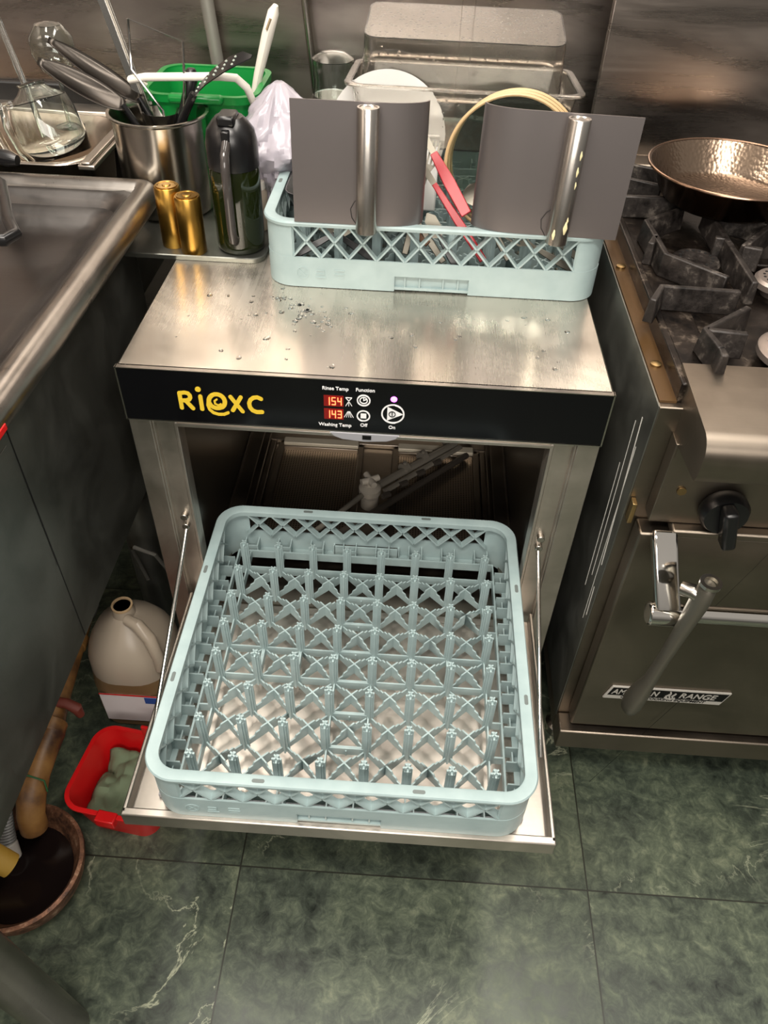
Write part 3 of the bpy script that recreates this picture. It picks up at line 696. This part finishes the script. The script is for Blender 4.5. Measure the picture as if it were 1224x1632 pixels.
# white plastic bag and jar beside the rack
o = B(); rows = 40; cols = 60; vs = []
for i in range(rows+1):
    v = i/rows; z = v*.205; w_ = .030+.032*math.sin(min(v*1.25, 1)*pi*.62)**2
    if v > .72: w_ *= max(.12, 1-((v-.72)/.28)**1.6*.85)
    for j in range(cols):
        a = 2*pi*j/cols; p = Vector((cos(a), sin(a), v*3)); n1 = noise.noise(p*1.6)*.45+abs(noise.noise(p*3.1+Vector((3, 1, 2))))*.35
        n2 = abs(noise.noise(p*6+Vector((7, 2, 4)))); r_ = w_*(1+n1*.8+n2*.15); vs.append((r_*cos(a)*(.45 if v < .35 else .9)+v*.012, r_*sin(a)*1.05+.02*v, z))
o.loft([vs[i*cols:(i+1)*cols] for i in range(rows+1)], True, True)
pb_ = o.build('plastic_bag', BAG, smooth=True); tag(pb_, 'crumpled white plastic bag wedged beside the upper dish rack', 'bag'); pb_.location = (-.186, .475, TZ)
jr = thing('small_jar', 'small cloudy jar under the white bag, beside the dark oil bottle', 'jar', (-.19+.004, .405, TZ)); jr.location.x = -.1985
jr.location = (-.2065, .425, TZ)
B().lathe([(0, 0), (.014, 0), (.0155, .004), (.0155, .06), (.012, .066), (0, .066)], 28).build('body', JUGM, jr)
B().lathe([(0, .066), (.013, .066), (.013, .078), (0, .08)], 28).build('lid', WPLAST, jr)

# ------------------------------------------------------------ things in the upper rack
FZ = T+.027
TUBEM = mat('satin_chrome', (200, 195, 188), .25, 1)
def sheet(label, path, tx_, loc):
    t = thing('sheet_metal_divider', label, 'metal sheet', loc)
    b = B(); th = .0011; vs = []; h = .158
    n = len(path); off = []
    for i, p in enumerate(path):
        a = Vector(path[max(i-1, 0)]); c = Vector(path[min(i+1, n-1)]); d_ = (c-a).normalized(); off.append(Vector((-d_.y, d_.x)))
    for p, o_ in zip(path, off):
        x0, y0 = p[0]-o_.x*th, p[1]-o_.y*th; x1, y1 = p[0]+o_.x*th, p[1]+o_.y*th
        vs += [(x0, y0, 0), (x0, y0, h), (x1, y1, h), (x1, y1, 0)]
    fs = [(i*4+a, (i+1)*4+a, (i+1)*4+(a+1) % 4, i*4+(a+1) % 4) for i in range(n-1) for a in range(4)]+[(0,1,2,3), tuple((n-1)*4+k for k in (3,2,1,0))]
    b.add(vs, fs); b.build('sheet', SHEET, t)
    B().lathe([(.0135, -.004), (.0148, -.003), (.0148, .155), (.0142, .1562), (.012, .1562), (.011, .155), (0, .155)], 36, (tx_, -.0172, 0)).build('tube_handle', TUBEM, t)
    sl_ = B(); sl_.tube([(tx_-.0145, -.0022, .0), (tx_-.0215, -.0022, .010), (tx_-.0235, -.0022, .022), (tx_-.018, -.0022, .032), (tx_-.013, -.0022, .036)], .0005, 6); sl_.build('cut_slot', RUBBER, t)
    return t
pl_ = [(-.120, 0), (-.04, .0), (0, .0)]+[(.0+.06*sin(a), .026*(1-cos(a))) for a in [radians(k) for k in range(10, 91, 10)]]
s1 = sheet('dark grey metal sheet with a clean chrome tube handle, on the upper rack', pl_, -.017, (.003, .2335, T+.1015)); s1.rotation_euler = (radians(-3), 0, radians(0))
pr_ = [(-.062*cos(a)+.0, .026-.026*sin(a)) for a in [radians(k) for k in range(0, 91, 10)]]+[(.14, .0)]
s2 = sheet('dark grey metal sheet with cream smears on its tube handle, on the upper rack', pr_, .055, (.196, .2335, T+.1015)); s2.rotation_euler = (radians(-3), radians(1.0), 0)
sm_ = B()
for z, dx, r_ in ((.012, -.004, .006), (.022, .002, .0075), (.032, .004, .005), (.095, .004, .0055), (.115, .005, .005), (.078, .006, .004)):
    sm_.m = Matrix.Translation((.055+dx, -.0308+abs(dx)*.25, z)) @ Matrix.Diagonal((1, .18, 1.6, 1)); sm_.lathe([(0, -r_), (r_*.7, -r_*.7), (r_, 0), (r_*.7, r_*.7), (0, r_)], 14)
sm_.build('food_smear', mat('cream_smear', (214, 204, 160), .6), s2)
# clear tubs
def tub(label, loc, hx, hy, h, flip, tp=.9):
    t = thing('clear_tub', label, 'food tub', loc)
    b = B(); shell(b, hx*tp, hy*(tp-.04), .022, 0, hx, hy, .026, h, .0022, steps=2)
    b2 = b.build('tub_body', CLEAR, t)
    r_ = B(); r_.loft([L3(rrect(hx-.001, hy-.001, .026, 8), h-.004), L3(rrect(hx+.010, hy+.010, .034, 8), h-.004), L3(rrect(hx+.010, hy+.010, .034, 8), h), L3(rrect(hx-.001, hy-.001, .026, 8), h)], False, False)
    r_.build('tub_rim', CLEAR, t, bevel=.001)
    if flip: t.rotation_euler = (pi, 0, 0)
    return t
t1 = tub('clear plastic tub lying upright on the upper rack, wet with drops, lower of the two', (.118, .575, .938), .178, .105, .092, False); t1.rotation_euler = (radians(-4), 0, radians(-1))
t2 = tub('clear plastic tub turned upside down on top of the other clear tub', (.116, .655, 1.090), .168, .082, .088, True, .97); t2.rotation_euler = (pi+radians(8), 0, radians(-1))
# stacked clear lids / jar
gj = thing('glass_jar', 'stacked clear glass jars at the back left of the upper rack', 'jar', (-.105, .655, T+.028))
B().lathe([(0, 0), (.032, 0), (.036, .01), (.036, .09), (.031, .10), (.035, .108), (.036, .125), (.034, .15), (.036, .155), (.036, .18), (.02, .19), (0, .192)], 36, cap=False).build('jar_body', GLASS, gj).modifiers.new('s', 'SOLIDIFY').thickness = .002
B().lathe([(.0365, .118), (.039, .121), (.0365, .124)], 36).build('jar_ring', GLASS, gj)
# plates
pw = thing('white_plate', 'white plate standing on edge behind the left metal sheet', 'plate', (-.005, .54, T+.028+.098), (radians(82), radians(4), radians(6)))
B().lathe([(0, 0), (.05, .0), (.065, .004), (.097, .014), (.098, .016), (.064, .008), (.05, .004), (0, .004)], 56).build('plate_body', WHITE, pw)
pw2 = thing('white_cutting_board', 'white board standing behind the metal sheets under the clear tubs', 'board', (.045, .475, T+.028))
B().box(-.095, .04, -.004, .004, 0, .118).build('board_body', WHITE, pw2, bevel=.003); pw2.rotation_euler = (radians(-8), 0, 0)
for k in range(3):
    q_ = thing('rimmed_plate', ['tan rimmed glass plate in the upper rack, nearest of three', 'tan rimmed glass plate in the upper rack, middle of three', 'tan rimmed glass plate in the upper rack, farthest of three'][k], 'plate', (.189+k*.004, .365+k*.012, T+.147), (radians(84), 0, radians(-4)), 'tan rimmed plates standing in the upper rack')
    B().lathe([(0, 0), (.07, 0), (.094, .006), (.094, .008), (.07, .0025), (0, .0025)], 56).build('glass_disc', GLASS, q_)
    B().tube([(.0955*cos(2*pi*i/64), .0955*sin(2*pi*i/64), .007) for i in range(64)], .0027, 8, closed=True).build('plate_rim', BROWNRIM, q_)
# cutlery
def utensil(kind, label, a, b, hm, hw=.005, grp=None):
    a = Vector(a); b_ = Vector(b); t = thing(kind, label, kind.replace('_', ' '), a, group=grp); d_ = b_-a
    side = d_.cross(Vector((0, -1, .4))).normalized(); o = B()
    sweep_flat(o, [Vector((0, 0, 0)), d_*.3, d_*.58], [hw, hw*1.1, hw*.7], .0022, side); o.build('handle', hm, t, bevel=.0012)
    e = B(); nn = d_.cross(side).normalized()
    if 'fork' in kind:
        sweep_flat(e, [d_*.58, d_*.72, d_*.8], [.0025, .004, .010], .0009, side)
        for k in (-1, -.33, .33, 1): sweep_flat(e, [d_*.8+side*k*.0085, d_+side*k*.0085], .0014, .0009, side)
    elif 'spoon' in kind:
        sweep_flat(e, [d_*.58, d_*.72, d_*.78, d_*.85+nn*.003, d_*.93+nn*.003, d_*.98, d_], [.0025, .003, .010, .016, .016, .010, .002], .0009, side)
    elif 'knife' in kind:
        sweep_flat(e, [d_*.58, d_*.62, d_*.9, d_], [.004, .010, .009, .001], .0007, side)
    else:
        sweep_flat(e, [d_*.55, d_*.72, d_*.9, d_], [.004, .005, .012, .010], .0012, side)
    e.build('head', UTEN, t)
    return t
utensil('red_tongs', 'red handled tongs sloping through the gap between the two metal sheets', (.158, .262, T+.045), (.02, .372, T+.19), REDH, .0055)
utensil('red_spatula', 'red handled utensil lying just above the red tongs in the upper rack', (.128, .292, T+.10), (.035, .395, T+.21), REDH, .008)
CK = [('fork', 'fork with tines up beside the red handle in the upper rack', (.04, .30, T+.03), (.075, .37, T+.175), UTEN),
      ('spoon', 'spoon leaning behind the lattice at the right of the red handle', (.20, .30, T+.03), (.13, .34, T+.125), UTEN),
      ('spoon', 'spoon low in the upper rack left of the red handle', (.10, .28, T+.03), (.03, .31, T+.115), UTEN),
      ('knife', 'dark handled knife lying behind the left end of the rack lattice', (-.13, .27, T+.03), (-.02, .30, T+.085), PLBLACK),
      ('knife', 'dark handled knife lying under the left metal sheet', (.0, .265, T+.032), (-.11, .31, T+.082), PLBLACK),
      ('fork', 'fork lying behind the lattice under the right metal sheet', (.30, .27, T+.03), (.19, .275, T+.085), UTEN),
      ('spoon', 'spoon lying behind the right end of the rack lattice', (.31, .30, T+.035), (.22, .33, T+.088), UTEN),
      ('wooden_spatula', 'brown wooden handled spatula lying across the middle of the upper rack', (.075, .285, T+.055), (-.03, .36, T+.115), WOOD),
      ('knife', 'dark knife standing behind the middle of the lattice', (.12, .262, T+.03), (.07, .29, T+.10), PLBLACK)]
for kd, lb, a, b_, hm in CK: utensil(kd, lb, a, b_, hm)
# dark lump of pans deep in the rack
dp = thing('dark_baking_pan', 'dark shallow pan lying in the left of the upper rack under the cutlery', 'pan', (-.045, .42, T+.029+.004))
o = B(); shell(o, .085, .11, .02, 0, .098, .122, .025, .03, .002); o.build('pan_body', PLBLACK, dp); dp.location.z = T+.083

# ------------------------------------------------------------ range
rg = thing('range', 'stainless commercial gas range with a lever handled oven door', 'range')
RX, RE = .36, 1.0
rb = B().box(RX, RE, -.060, .69, .17, .845).build('range_body', STRANGE, rg, bevel=.0015)
sd_ = B().box(RX-.0015, RX, -.0605, .69, .17, .846).build('side_panel', STDARK, rg)
sc_ = B()
for z0, y0, z1, y1, w_ in ((.80, -.02, .55, -.045, .0012), (.78, .0, .50, -.02, .0006), (.76, -.03, .42, -.04, .0005), (.70, .01, .46, -.005, .0008), (.50, -.045, .44, -.05, .0012)):
    sc_.bar((RX-.0016, y0, z0), (RX-.0016, y1, z1), w_*2, .0006, (1, 0, 0))
sc_.build('scratch', mat('scratch_white', (200, 198, 192), .5), sd_)
B().box(RX, RE, -.100, -.06, .126, .178).box(RX, RE, -.06, .69, .126, .17).build('kick_panel', STRANGE, rg, bevel=.003)
for x, y in ((.40, .02), (.96, .02), (.40, .62), (.96, .62)): B().lathe([(0, 0), (.026, 0), (.026, .02), (.018, .03), (.018, .128), (0, .128)], 20, (x, y, 0)).build('foot', SATIN, rg)
od = B().box(.377, RE, -.092, -.0605, .192, .664).build('oven_door', STRANGE, rg, bevel=.003)
B().box(.40, RE, -.0605, -.055, .664, .674).build('door_gap', RUBBER, rg)
B().box(.415, RE, -.100, -.0605, .668, .680).build('drip_lip', STRANGE, rg, bevel=.003)
cpn = B(); cpn.box(.385, RE, -.085, -.0605, .681, .81); cpn.build('valve_panel', STRANGE, rg, bevel=.001)
B().tube([(.412, -.0855, .737), (.412, -.0875, .737)], .006, 16).build('screw', BRASS, rg)
B().box(.362, .3685, -.075, -.0605, .665, .70).build('corner_bracket', BRASS, rg, bevel=.001)
# bullnose
bn = B(); bn.m = Matrix(((0, 0, 1, 0), (1, 0, 0, 0), (0, 1, 0, 0), (0, 0, 0, 1)))
pf_ = [(-.012, .878), (-.135, .870)]+[(-.135-.024*sin(radians(a)), .846+.024*cos(radians(a))) for a in range(15, 91, 15)]+[(-.159, .822), (-.154, .812), (-.086, .806), (-.086, .790), (-.04, .79), (-.012, .845)]
bn.prism([(y, z) for y, z in pf_], .388, RE); bn.build('bullnose_shelf', STRANGE, rg)
# knob
kb = B(); kb.m = Matrix.Translation((.470, -.0852, .715)) @ Matrix.Rotation(pi/2, 4, 'X')
kb.lathe([(0, 0), (.028, 0), (.031, .004), (.031, .016), (.027, .023), (0, .024)], 36)
ko = kb.build('knob', PLBLACK, rg)
k2 = B(); k2.m = Matrix.Translation((.470, -.109, .715)) @ Matrix.Rotation(radians(-14), 4, 'Y')
k2.box(-.009, .009, -.022, .002, -.038, .026); k2.build('knob_grip', PLBLACK, ko, bevel=.005, seg=3)
# handle
B().tube([(.440, -.158, .585), (RE, -.158, .585)], .0125, 22).build('handle_bar', CHROME, od)
hb_ = B(); sweep_flat(hb_, [(.407, -.092, .672), (.407, -.106, .662), (.412, -.124, .635), (.418, -.158, .598), (.420, -.166, .580)], .0165, .008, (1, 0, 0)); hb_.build('handle_bracket', CHROME, od, bevel=.004, seg=3)
B().tube([(.395, -.160, .583), (.442, -.160, .583)], .0165, 22).build('handle_collar', CHROME, od, bevel=.003)
hk = thing('hanging_tool', 'dull grey metal hand tool hanging from the oven door handle, round end down', 'tool', (.440, -.180, .62))
B().tube([(.003, -.006, .055), (.002, -.006, .048), (.0, -.006, .02), (-.004, -.006, -.03), (-.011, -.006, -.10), (-.015, -.004, -.155), (-.019, -.002, -.185), (-.023, .0, -.215), (-.025, 0, -.232), (-.026, 0, -.240)],
        [.010, .014, .0155, .0125, .0105, .0115, .0165, .019, .015, .006], 20, flat=.75).build('grip', UTEN, hk)
B().lathe([(.0085, .055), (.0135, .055), (.0135, .060), (.0085, .060), (.0085, .055)], 24, (.003, -.006, 0)).build('end_ring', SATIN, hk)
B().tube([(-.020, .008, .03), (-.010, .0, .034), (.0, -.006, .03)], [.010, .010, .009], 14).build('pivot', SATIN, hk)
# badge
bd = B(); bx0, bz0 = .412, .283; bw_, bh_ = .193, .034; shr = .010
def quad(b, x0, x1, z0, z1, y0, y1, s_=shr):
    k = s_/bh_; f = lambda z: (z-bz0)*k
    b.add([(x0+f(z0), y0, z0), (x1+f(z0), y0, z0), (x1+f(z1), y0, z1), (x0+f(z1), y0, z1), (x0+f(z0), y1, z0), (x1+f(z0), y1, z0), (x1+f(z1), y1, z1), (x0+f(z1), y1, z1)],
          [(0,1,2,3),(7,6,5,4),(0,4,5,1),(1,5,6,2),(2,6,7,3),(3,7,4,0)])
quad(bd, bx0, bx0+bw_, bz0, bz0+bh_, -.0955, -.092); bo = bd.build('name_badge', SILVP, od, bevel=.0008)
bi = B(); quad(bi, bx0+.0025, bx0+bw_-.0025, bz0+.0105, bz0+bh_-.0028, -.0959, -.0953); bi.build('badge_field', BADGEK, bo)
text('badge_text', 'AMERICAN', (bx0+.0485, -.0960, bz0+.0202), .0190, SILVP, bo, bold=.0003, shear=.28).scale = (.80, 1, 1)
text('badge_text', 'RANGE', (bx0+.150, -.0960, bz0+.0202), .0190, SILVP, bo, bold=.0003, shear=.28).scale = (.95, 1, 1)
text('badge_text', 'QUALITY COOKING EQUIPMENT', (bx0+.097, -.0957, bz0+.0060), .0086, BADGEK, bo, bold=.0001, shear=.28).scale = (1.08, 1, 1)
fl = B()
for dx, hgt, ln in ((-.005, .010, .003), (0, .016, -.002), (.005, .012, .002)):
    x = bx0+.107+dx; z = bz0+.013
    stroke(fl, [(x, z), (x-.002, z+hgt*.4), (x+ln*.4, z+hgt*.75), (x+ln, z+hgt)], .0014, -.0960, .0005, 5)
stroke(fl, arc(bx0+.107, bz0+.014, .008, .004, 190, 350, 10), .0012, -.0960, .0005, 5)
fl.build('flame_mark', SILVP, bo, smooth=False)
# backguard, cooktop
B().box(RX, RE, .690, .71, .126, 1.35).build('backguard', STWALL, rg, bevel=.0015)
B().box(RX+.02, RE, .64, .690, .845, .885).build('back_ledge', STRANGE, rg, bevel=.003)
B().box(RX+.001, RX+.022, -.050, .64, .845, .848).build('side_gutter', mat('brown_grease', (84, 62, 38), .25, .3), rg)
B().box(RX+.022, RX+.032, -.048, .64, .845, .872).box(RX+.032, RE, -.04, .64, .845, .850).box(RX+.03, RX+.075, -.04, .64, .850, .868).box(RX+.03, RE, .295, .32, .850, .866).build('cooktop', GREASE, rg, bevel=.002)
for y in (.028, .3): B().lathe([(0, .848), (.007, .848), (.007, .851), (.003, .852), (0, .852)], 18, (RX+.0115, y, 0)).build('gutter_screw', BRASS, rg)
# burners
for i, (x, y, r_, lab) in enumerate(((.475, .285, .036, 'round perforated burner head inside the hexagonal grate behind'), (.553, .040, .055, 'pale metal burner head with looped ports near the front of the range'), (.585, .235, .036, 'burner head at the right edge with pale crust on it'))):
    bu = thing('burner', lab, 'burner', (x, y, .850), group=None)
    m_ = BURNER if i != 0 else IRON
    B().lathe([(0, 0), (r_*.6, 0), (r_*.6, .010), (r_, .014), (r_, .022), (r_*.9, .026), (r_*.35, .027), (0, .024)], 36).build('burner_head', m_, bu)
    o = B()
    for k in range(16):
        a = 2*pi*k/16; cx, cy = r_*.66*cos(a), r_*.66*sin(a)
        if i == 1: o.tube([(cx+.008*cos(a)*cos(t)-.004*sin(a)*sin(t), cy+.008*sin(a)*cos(t)+.004*cos(a)*sin(t), .0272) for t in [2*pi*q/12 for q in range(12)]], .0011, 6, closed=True)
        else: o.lathe([(0, .0255), (.002, .0255), (.002, .0272), (0, .0272)], 8, (cx, cy, 0))
    o.build('port', mat('pale_port', (190, 182, 174), .4, .5) if i == 1 else RUBBER, bu)
# cast iron grates: bars traced on the top plane z=.90
def grate(label, lines, z=.902, h=.034, w_=.009, grp=None):
    c = lines[0][0]; t = thing('cast_iron_grate', label, 'grate', (c[0], c[1], z-h), group=grp)
    for ln in lines:
        o = B()
        path = [Vector((p[0]-c[0], p[1]-c[1])) for p in ln]; n = len(path)
        nrm = []
        for i in range(n):
            if i == 0: d_ = path[1]-path[0]
            elif i == n-1: d_ = path[-1]-path[-2]
            else: d_ = (path[i+1]-path[i]).normalized()+(path[i]-path[i-1]).normalized()
            d_.normalize(); nrm.append(Vector((-d_.y, d_.x)))
        vs = []
        for p, q_ in zip(path, nrm):
            a = p+q_*w_/2; b_ = p-q_*w_/2; a2 = p+q_*w_*.8; b2 = p-q_*w_*.8
            vs += [(a.x, a.y, h), (b_.x, b_.y, h), (b2.x, b2.y, 0), (a2.x, a2.y, 0)]
        fs = [(i*4+a, i*4+(a+1) % 4, (i+1)*4+(a+1) % 4, (i+1)*4+a) for i in range(n-1) for a in range(4)]+[(3,2,1,0), tuple((n-1)*4+k for k in range(4))]
        o.add(vs, fs); o.build('grate_bar', IRON, t, bevel=.0018)
    return t
grate('greasy black grate with a hexagonal opening, beside the upper dish rack', [
    [(.475, .409), (.407, .352), (.411, .298)], [(.411, .298), (.414, .240), (.485, .175)], [(.516, .414), (.516, .302), (.518, .162)], [(.411, .298), (.398, .27)], [(.516, .302), (.500, .305)]])
grate('black grate bars at the front left corner of the cooktop', [
    [(.368, .098), (.388, .140), (.491, .136)], [(.490, .094), (.420, .032), (.428, -.012)], [(.420, .032), (.470, .026)], [(.428, -.012), (.428, -.03)]])
grate('black grate bars under the frying pan at the back of the cooktop', [
    [(.385, .446), (.479, .450)], [(.400, .53), (.46, .50)], [(.41, .60), (.50, .56), (.56, .44)], [(.56, .44), (.63, .42)], [(.600, .56), (.64, .50)]])
grate('black grate bars at the right edge of the photo behind the pale burner', [
    [(.530, .406), (.572, .386), (.595, .363)], [(.600, .363), (.535, .279)], [(.535, .279), (.56, .27)], [(.60, .30), (.68, .25)], [(.62, .14), (.66, .05), (.62, .0)], [(.540, .115), (.62, .14)], [(.66, .40), (.62, .36)]])
# frying pan
fp = thing('frying_pan', 'bronzed hammered frying pan resting on the back grate', 'pan', (.548, .447, .9035))
B().lathe([(0, 0), (.095, 0), (.103, .006), (.128, .046), (.131, .049), (.131, .051), (.1275, .0505)], 64, cap=False).build('pan_underside', BRONZEB, fp)
B().lathe([(.1285, .0506), (.1265, .049), (.101, .010), (.093, .004), (0, .004)], 64, cap=False).build('pan_inside', BRONZE, fp)
B().tube([(.131*cos(2*pi*i/80), .131*sin(2*pi*i/80), .0500) for i in range(80)], .0022, 8, closed=True).build('pan_rim', mat('copper_rim', (164, 136, 116), .2, 1), fp)
a0 = radians(-72); dx, dy = cos(a0), sin(a0); sx_, sy_ = -dy, dx
rvt = B()
for s in (-1, 1): rvt.tube([(dx*.118+sx_*s*.012, dy*.118+sy_*s*.012, .036), (dx*.130+sx_*s*.012, dy*.130+sy_*s*.012, .034)], [.005, .004], 12)
rvt.build('rivet', BRASS, fp)
ad = radians(-55); ex, ey = cos(ad), sin(ad)
o = B(); sweep_flat(o, [(dx*.126, dy*.126, .034), (dx*.14+.01, dy*.14, .040), (dx*.15+.08, dy*.15+.0, .062), (dx*.15+.20, dy*.15+.01, .075)], [.017, .012, .010, .011], .003, (-ey*0+.15, 1, 0)); o.build('handle', SATIN, fp, bevel=.002)

# ------------------------------------------------------------ under the sink
jg = thing('plastic_jug', 'milky gallon jug part full of amber liquid beside the dishwasher', 'jug', (-.432, .03, 0))
prof = [(0, .0), (.062, .0), (.074, .006), (.078, .02), (.078, .09)]
def sq(r_, z, k=.45): return L3(rrect(r_, r_*.98, r_*k, 7), z)
B().loft([sq(.066, 0, .4), sq(.074, .006, .5), sq(.077, .05, .5), sq(.075, .10, .5), sq(.078, .115, .6), sq(.080, .150, .8)]).build('lower_body', JUGL, jg)
B().loft([sq(.080, .150, .8), sq(.080, .18, .85), sq(.074, .205, .9), sq(.058, .235, .95), sq(.036, .255, .98), sq(.021, .268, .99), sq(.018, .285, .99), sq(.0185, .285, .99)]).build('upper_body', JUGM, jg)
B().lathe([(.015, .2855), (.019, .2855), (.019, .289), (.0155, .289), (.0155, .2855)], 24).build('jug_mouth', mat('tan_mouth', (176, 150, 116), .5), jg)
B().tube([(.012, -.02, .272), (.035, -.032, .274), (.056, -.045, .255), (.070, -.058, .215), (.068, -.060, .185)], [.010, .0115, .012, .011, .009], 14).build('handle', JUGM, jg)
B().box(-.055, .060, -.0785, -.0765, .03, .118).build('label', LABELM, jg, bevel=.001)
B().box(-.055, .060, -.0790, -.0780, .116, .119).build('label_stripe', RED, jg)
B().box(.030, .058, -.0793, -.0783, .095, .114).build('label_panel', mat('blue_print', (50, 80, 150), .5), jg)
tag(B().tube([(-.44, .17, .20), (-.44, .14, .32), (-.42, .11, .355), (-.39, .12, .33), (-.38, .16, .22), (-.38, .19, .05)], .004, 10).build('clear_hose', mat('clear_hose', (120, 118, 112), .2, 0, Transmission_Weight=.5)), 'thin clear tube looping up behind the jug', 'hose')
rb_ = thing('red_tub', 'red plastic tub on the floor under the open dishwasher door', 'tub', (-.398, -.190, 0), (0, 0, radians(-8)))
o = B(); shell(o, .066, .064, .028, 0, .082, .078, .034, .098, .0028, steps=3); o.build('tub_body', RED, rb_)
o = B(); o.loft([L3(rrect(.081, .077, .033, 8), .094), L3(rrect(.087, .083, .038, 8), .093), L3(rrect(.087, .083, .038, 8), .098), L3(rrect(.080, .076, .033, 8), .0985)], False, False); o.build('tub_rim', RED, rb_, bevel=.0008)
B().box(-.012, .022, -.094, -.074, .084, .104).build('rim_tab', RED, rb_, bevel=.002)
B().box(.0, .030, .074, .080, .088, .125).build('rim_tab', RED, rb_, bevel=.002)
# cloth inside
o = B(); vs = []; N = 26
for i in range(N+1):
    for j in range(N+1):
        x, y = -.060+.12*i/N, -.058+.116*j/N; e = max(abs(x)/.060, abs(y)/.058)
        z = .040+.030*noise.noise(Vector((x*22, y*22, 1)))+.014*noise.noise(Vector((x*60, y*60, 5)))+.018*(y+.05)/.1-.012*max(0, e-.75)*4; vs.append((x, y, max(z, .006)))
top = [(i*(N+1)+j, (i+1)*(N+1)+j, (i+1)*(N+1)+j+1, i*(N+1)+j+1) for i in range(N) for j in range(N)]
o.add(vs, top); ct = o.build('folded_cloth', TEAL); s_ = ct.modifiers.new('s', 'SOLIDIFY'); s_.thickness = .006
ct.location = (-.398, -.190, 0); ct.rotation_euler = (0, 0, radians(-8)); tag(ct, 'crumpled grey green cloth lying inside the red tub', 'cloth')
# brown drain pipe and floor funnel
pp = thing('drain_pipe', 'stained brown drain pipe running under the sink and bending into the floor bowl', 'pipe', (0, 0, 0))
B().tube([(-.575, .75, .24), (-.565, .30, .205), (-.548, .08, .185), (-.535, -.08, .175), (-.524, -.17, .168)], .0225, 20).build('pipe_run', PVCB, pp)
B().tube([(-.522, -.16, .168), (-.523, -.20, .166), (-.524, -.235, .158), (-.524, -.265, .140), (-.524, -.285, .115), (-.524, -.292, .085)], [.0245, .0245, .024, .0235, .0225, .0225], 22).build('elbow', PVCB, pp)
for y, z, nm, xx in ((-.155, .1695, 'collar', -.525), (.02, .182, 'collar', -.543), (.10, .1865, 'collar', -.549)):
    B().tube([(xx, y-.012, z-.001), (xx, y+.012, z+.001)], .0265, 20).build(nm, PVCB if y < .05 else GREYPVC, pp, bevel=.002)
B().tube([(-.535, -.115, .188), (-.505, -.118, .192), (-.488, -.12, .180), (-.486, -.12, .160)], [.010, .009, .010, .007], 12).build('valve_tab', mat('rust_tab', (104, 44, 32), .6), pp)
gw = [(-.524+.0245*cos(a), -.258+.012*sin(a)*0-.0, .150+.0245*sin(a)) for a in [2*pi*i/20 for i in range(20)]]
tag(B().tube([(-.590, -.25, .150), (-.56, -.245, .168), (-.524, -.2485, .179), (-.500, -.250, .168), (-.497, -.258, .148)], .0016, 6).build('green_wire', mat('green_wire', (30, 84, 44), .5)), 'green wire tied around the brown pipe above the floor bowl', 'wire')
fb = thing('floor_drain_bowl', 'stained copper coloured drain bowl on the floor at the left edge', 'drain bowl', (-.530, -.352, 0))
B().lathe([(0, 0), (.070, 0), (.082, .012), (.092, .034), (.091, .040), (.097, .044), (.104, .072), (.104, .080), (.098, .082), (.090, .070), (.078, .040), (.06, .032), (0, .032)], 48).build('bowl_body', COPPER, fb)
B().lathe([(0, .0322), (.070, .0322), (.0795, .045), (0, .0455)], 40).build('dark_water', SLUDGE, fb)
ch = thing('corrugated_hose', 'grey corrugated hose dropping into the floor bowl', 'hose', (0, 0, 0))
o = B(); P0, P1 = Vector((-.60, -.20, .26)), Vector((-.562, -.318, .075)); N = 44; pts = []; rs = []
for i in range(N*2): k = i/(N*2-1); pts.append(P0.lerp(P1, k)+Vector((.006*sin(k*3), 0, 0))); rs.append(.0125 if i % 2 else .0145)
o.tube(pts, rs, 16); o.build('hose_body', GREYPVC, ch)
B().tube([P1+Vector((0, -.002, .004)), P1+Vector((.008, -.018, -.018))], .0175, 18).build('hose_cuff', mat('pale_cuff', (176, 172, 164), .5), ch, bevel=.002)
tag(B().tube([(-.612, -.352, .165), (-.555, -.358, .125), (-.530, -.362, .100)], [.020, .020, .019], 20).build('yellow_pipe_end', YPVC), 'yellowed plastic pipe end poking over the floor bowl at the left edge', 'pipe')
tag(B().tube([(-.66, .60, .34), (-.55, .22, .30), (-.50, .05, .27)], .012, 14).build('dark_water_pipe', STDARK), 'thin dark pipe running beneath the sink above the brown drain pipe', 'pipe') if False else None

# water drops on the dishwasher top
wd_ = B()
random.seed(4)
for _ in range(90):
    if _ < 60: x, y = random.gauss(-.115, .035), random.gauss(.155, .035)
    else: x, y = random.uniform(-.28, .28), random.uniform(.02, .2)
    r_ = random.uniform(.0012, .0042); wd_.m = Matrix.Translation((x, y, T+.0001)) @ Matrix.Rotation(random.random()*3, 4, 'Z') @ Matrix.Diagonal((1, random.uniform(.6, 1.5), 1, 1))
    wd_.lathe([(r_, 0), (r_*.92, r_*.14), (r_*.6, r_*.26), (0, r_*.32)], 12)
wo = wd_.build('water_drops', mat('water', (250, 250, 250), .02, 0, Transmission_Weight=1.0, IOR=1.33)); wo['kind'] = 'stuff'
tag(wo, 'small water drops scattered on the stainless dishwasher top', 'water drops')
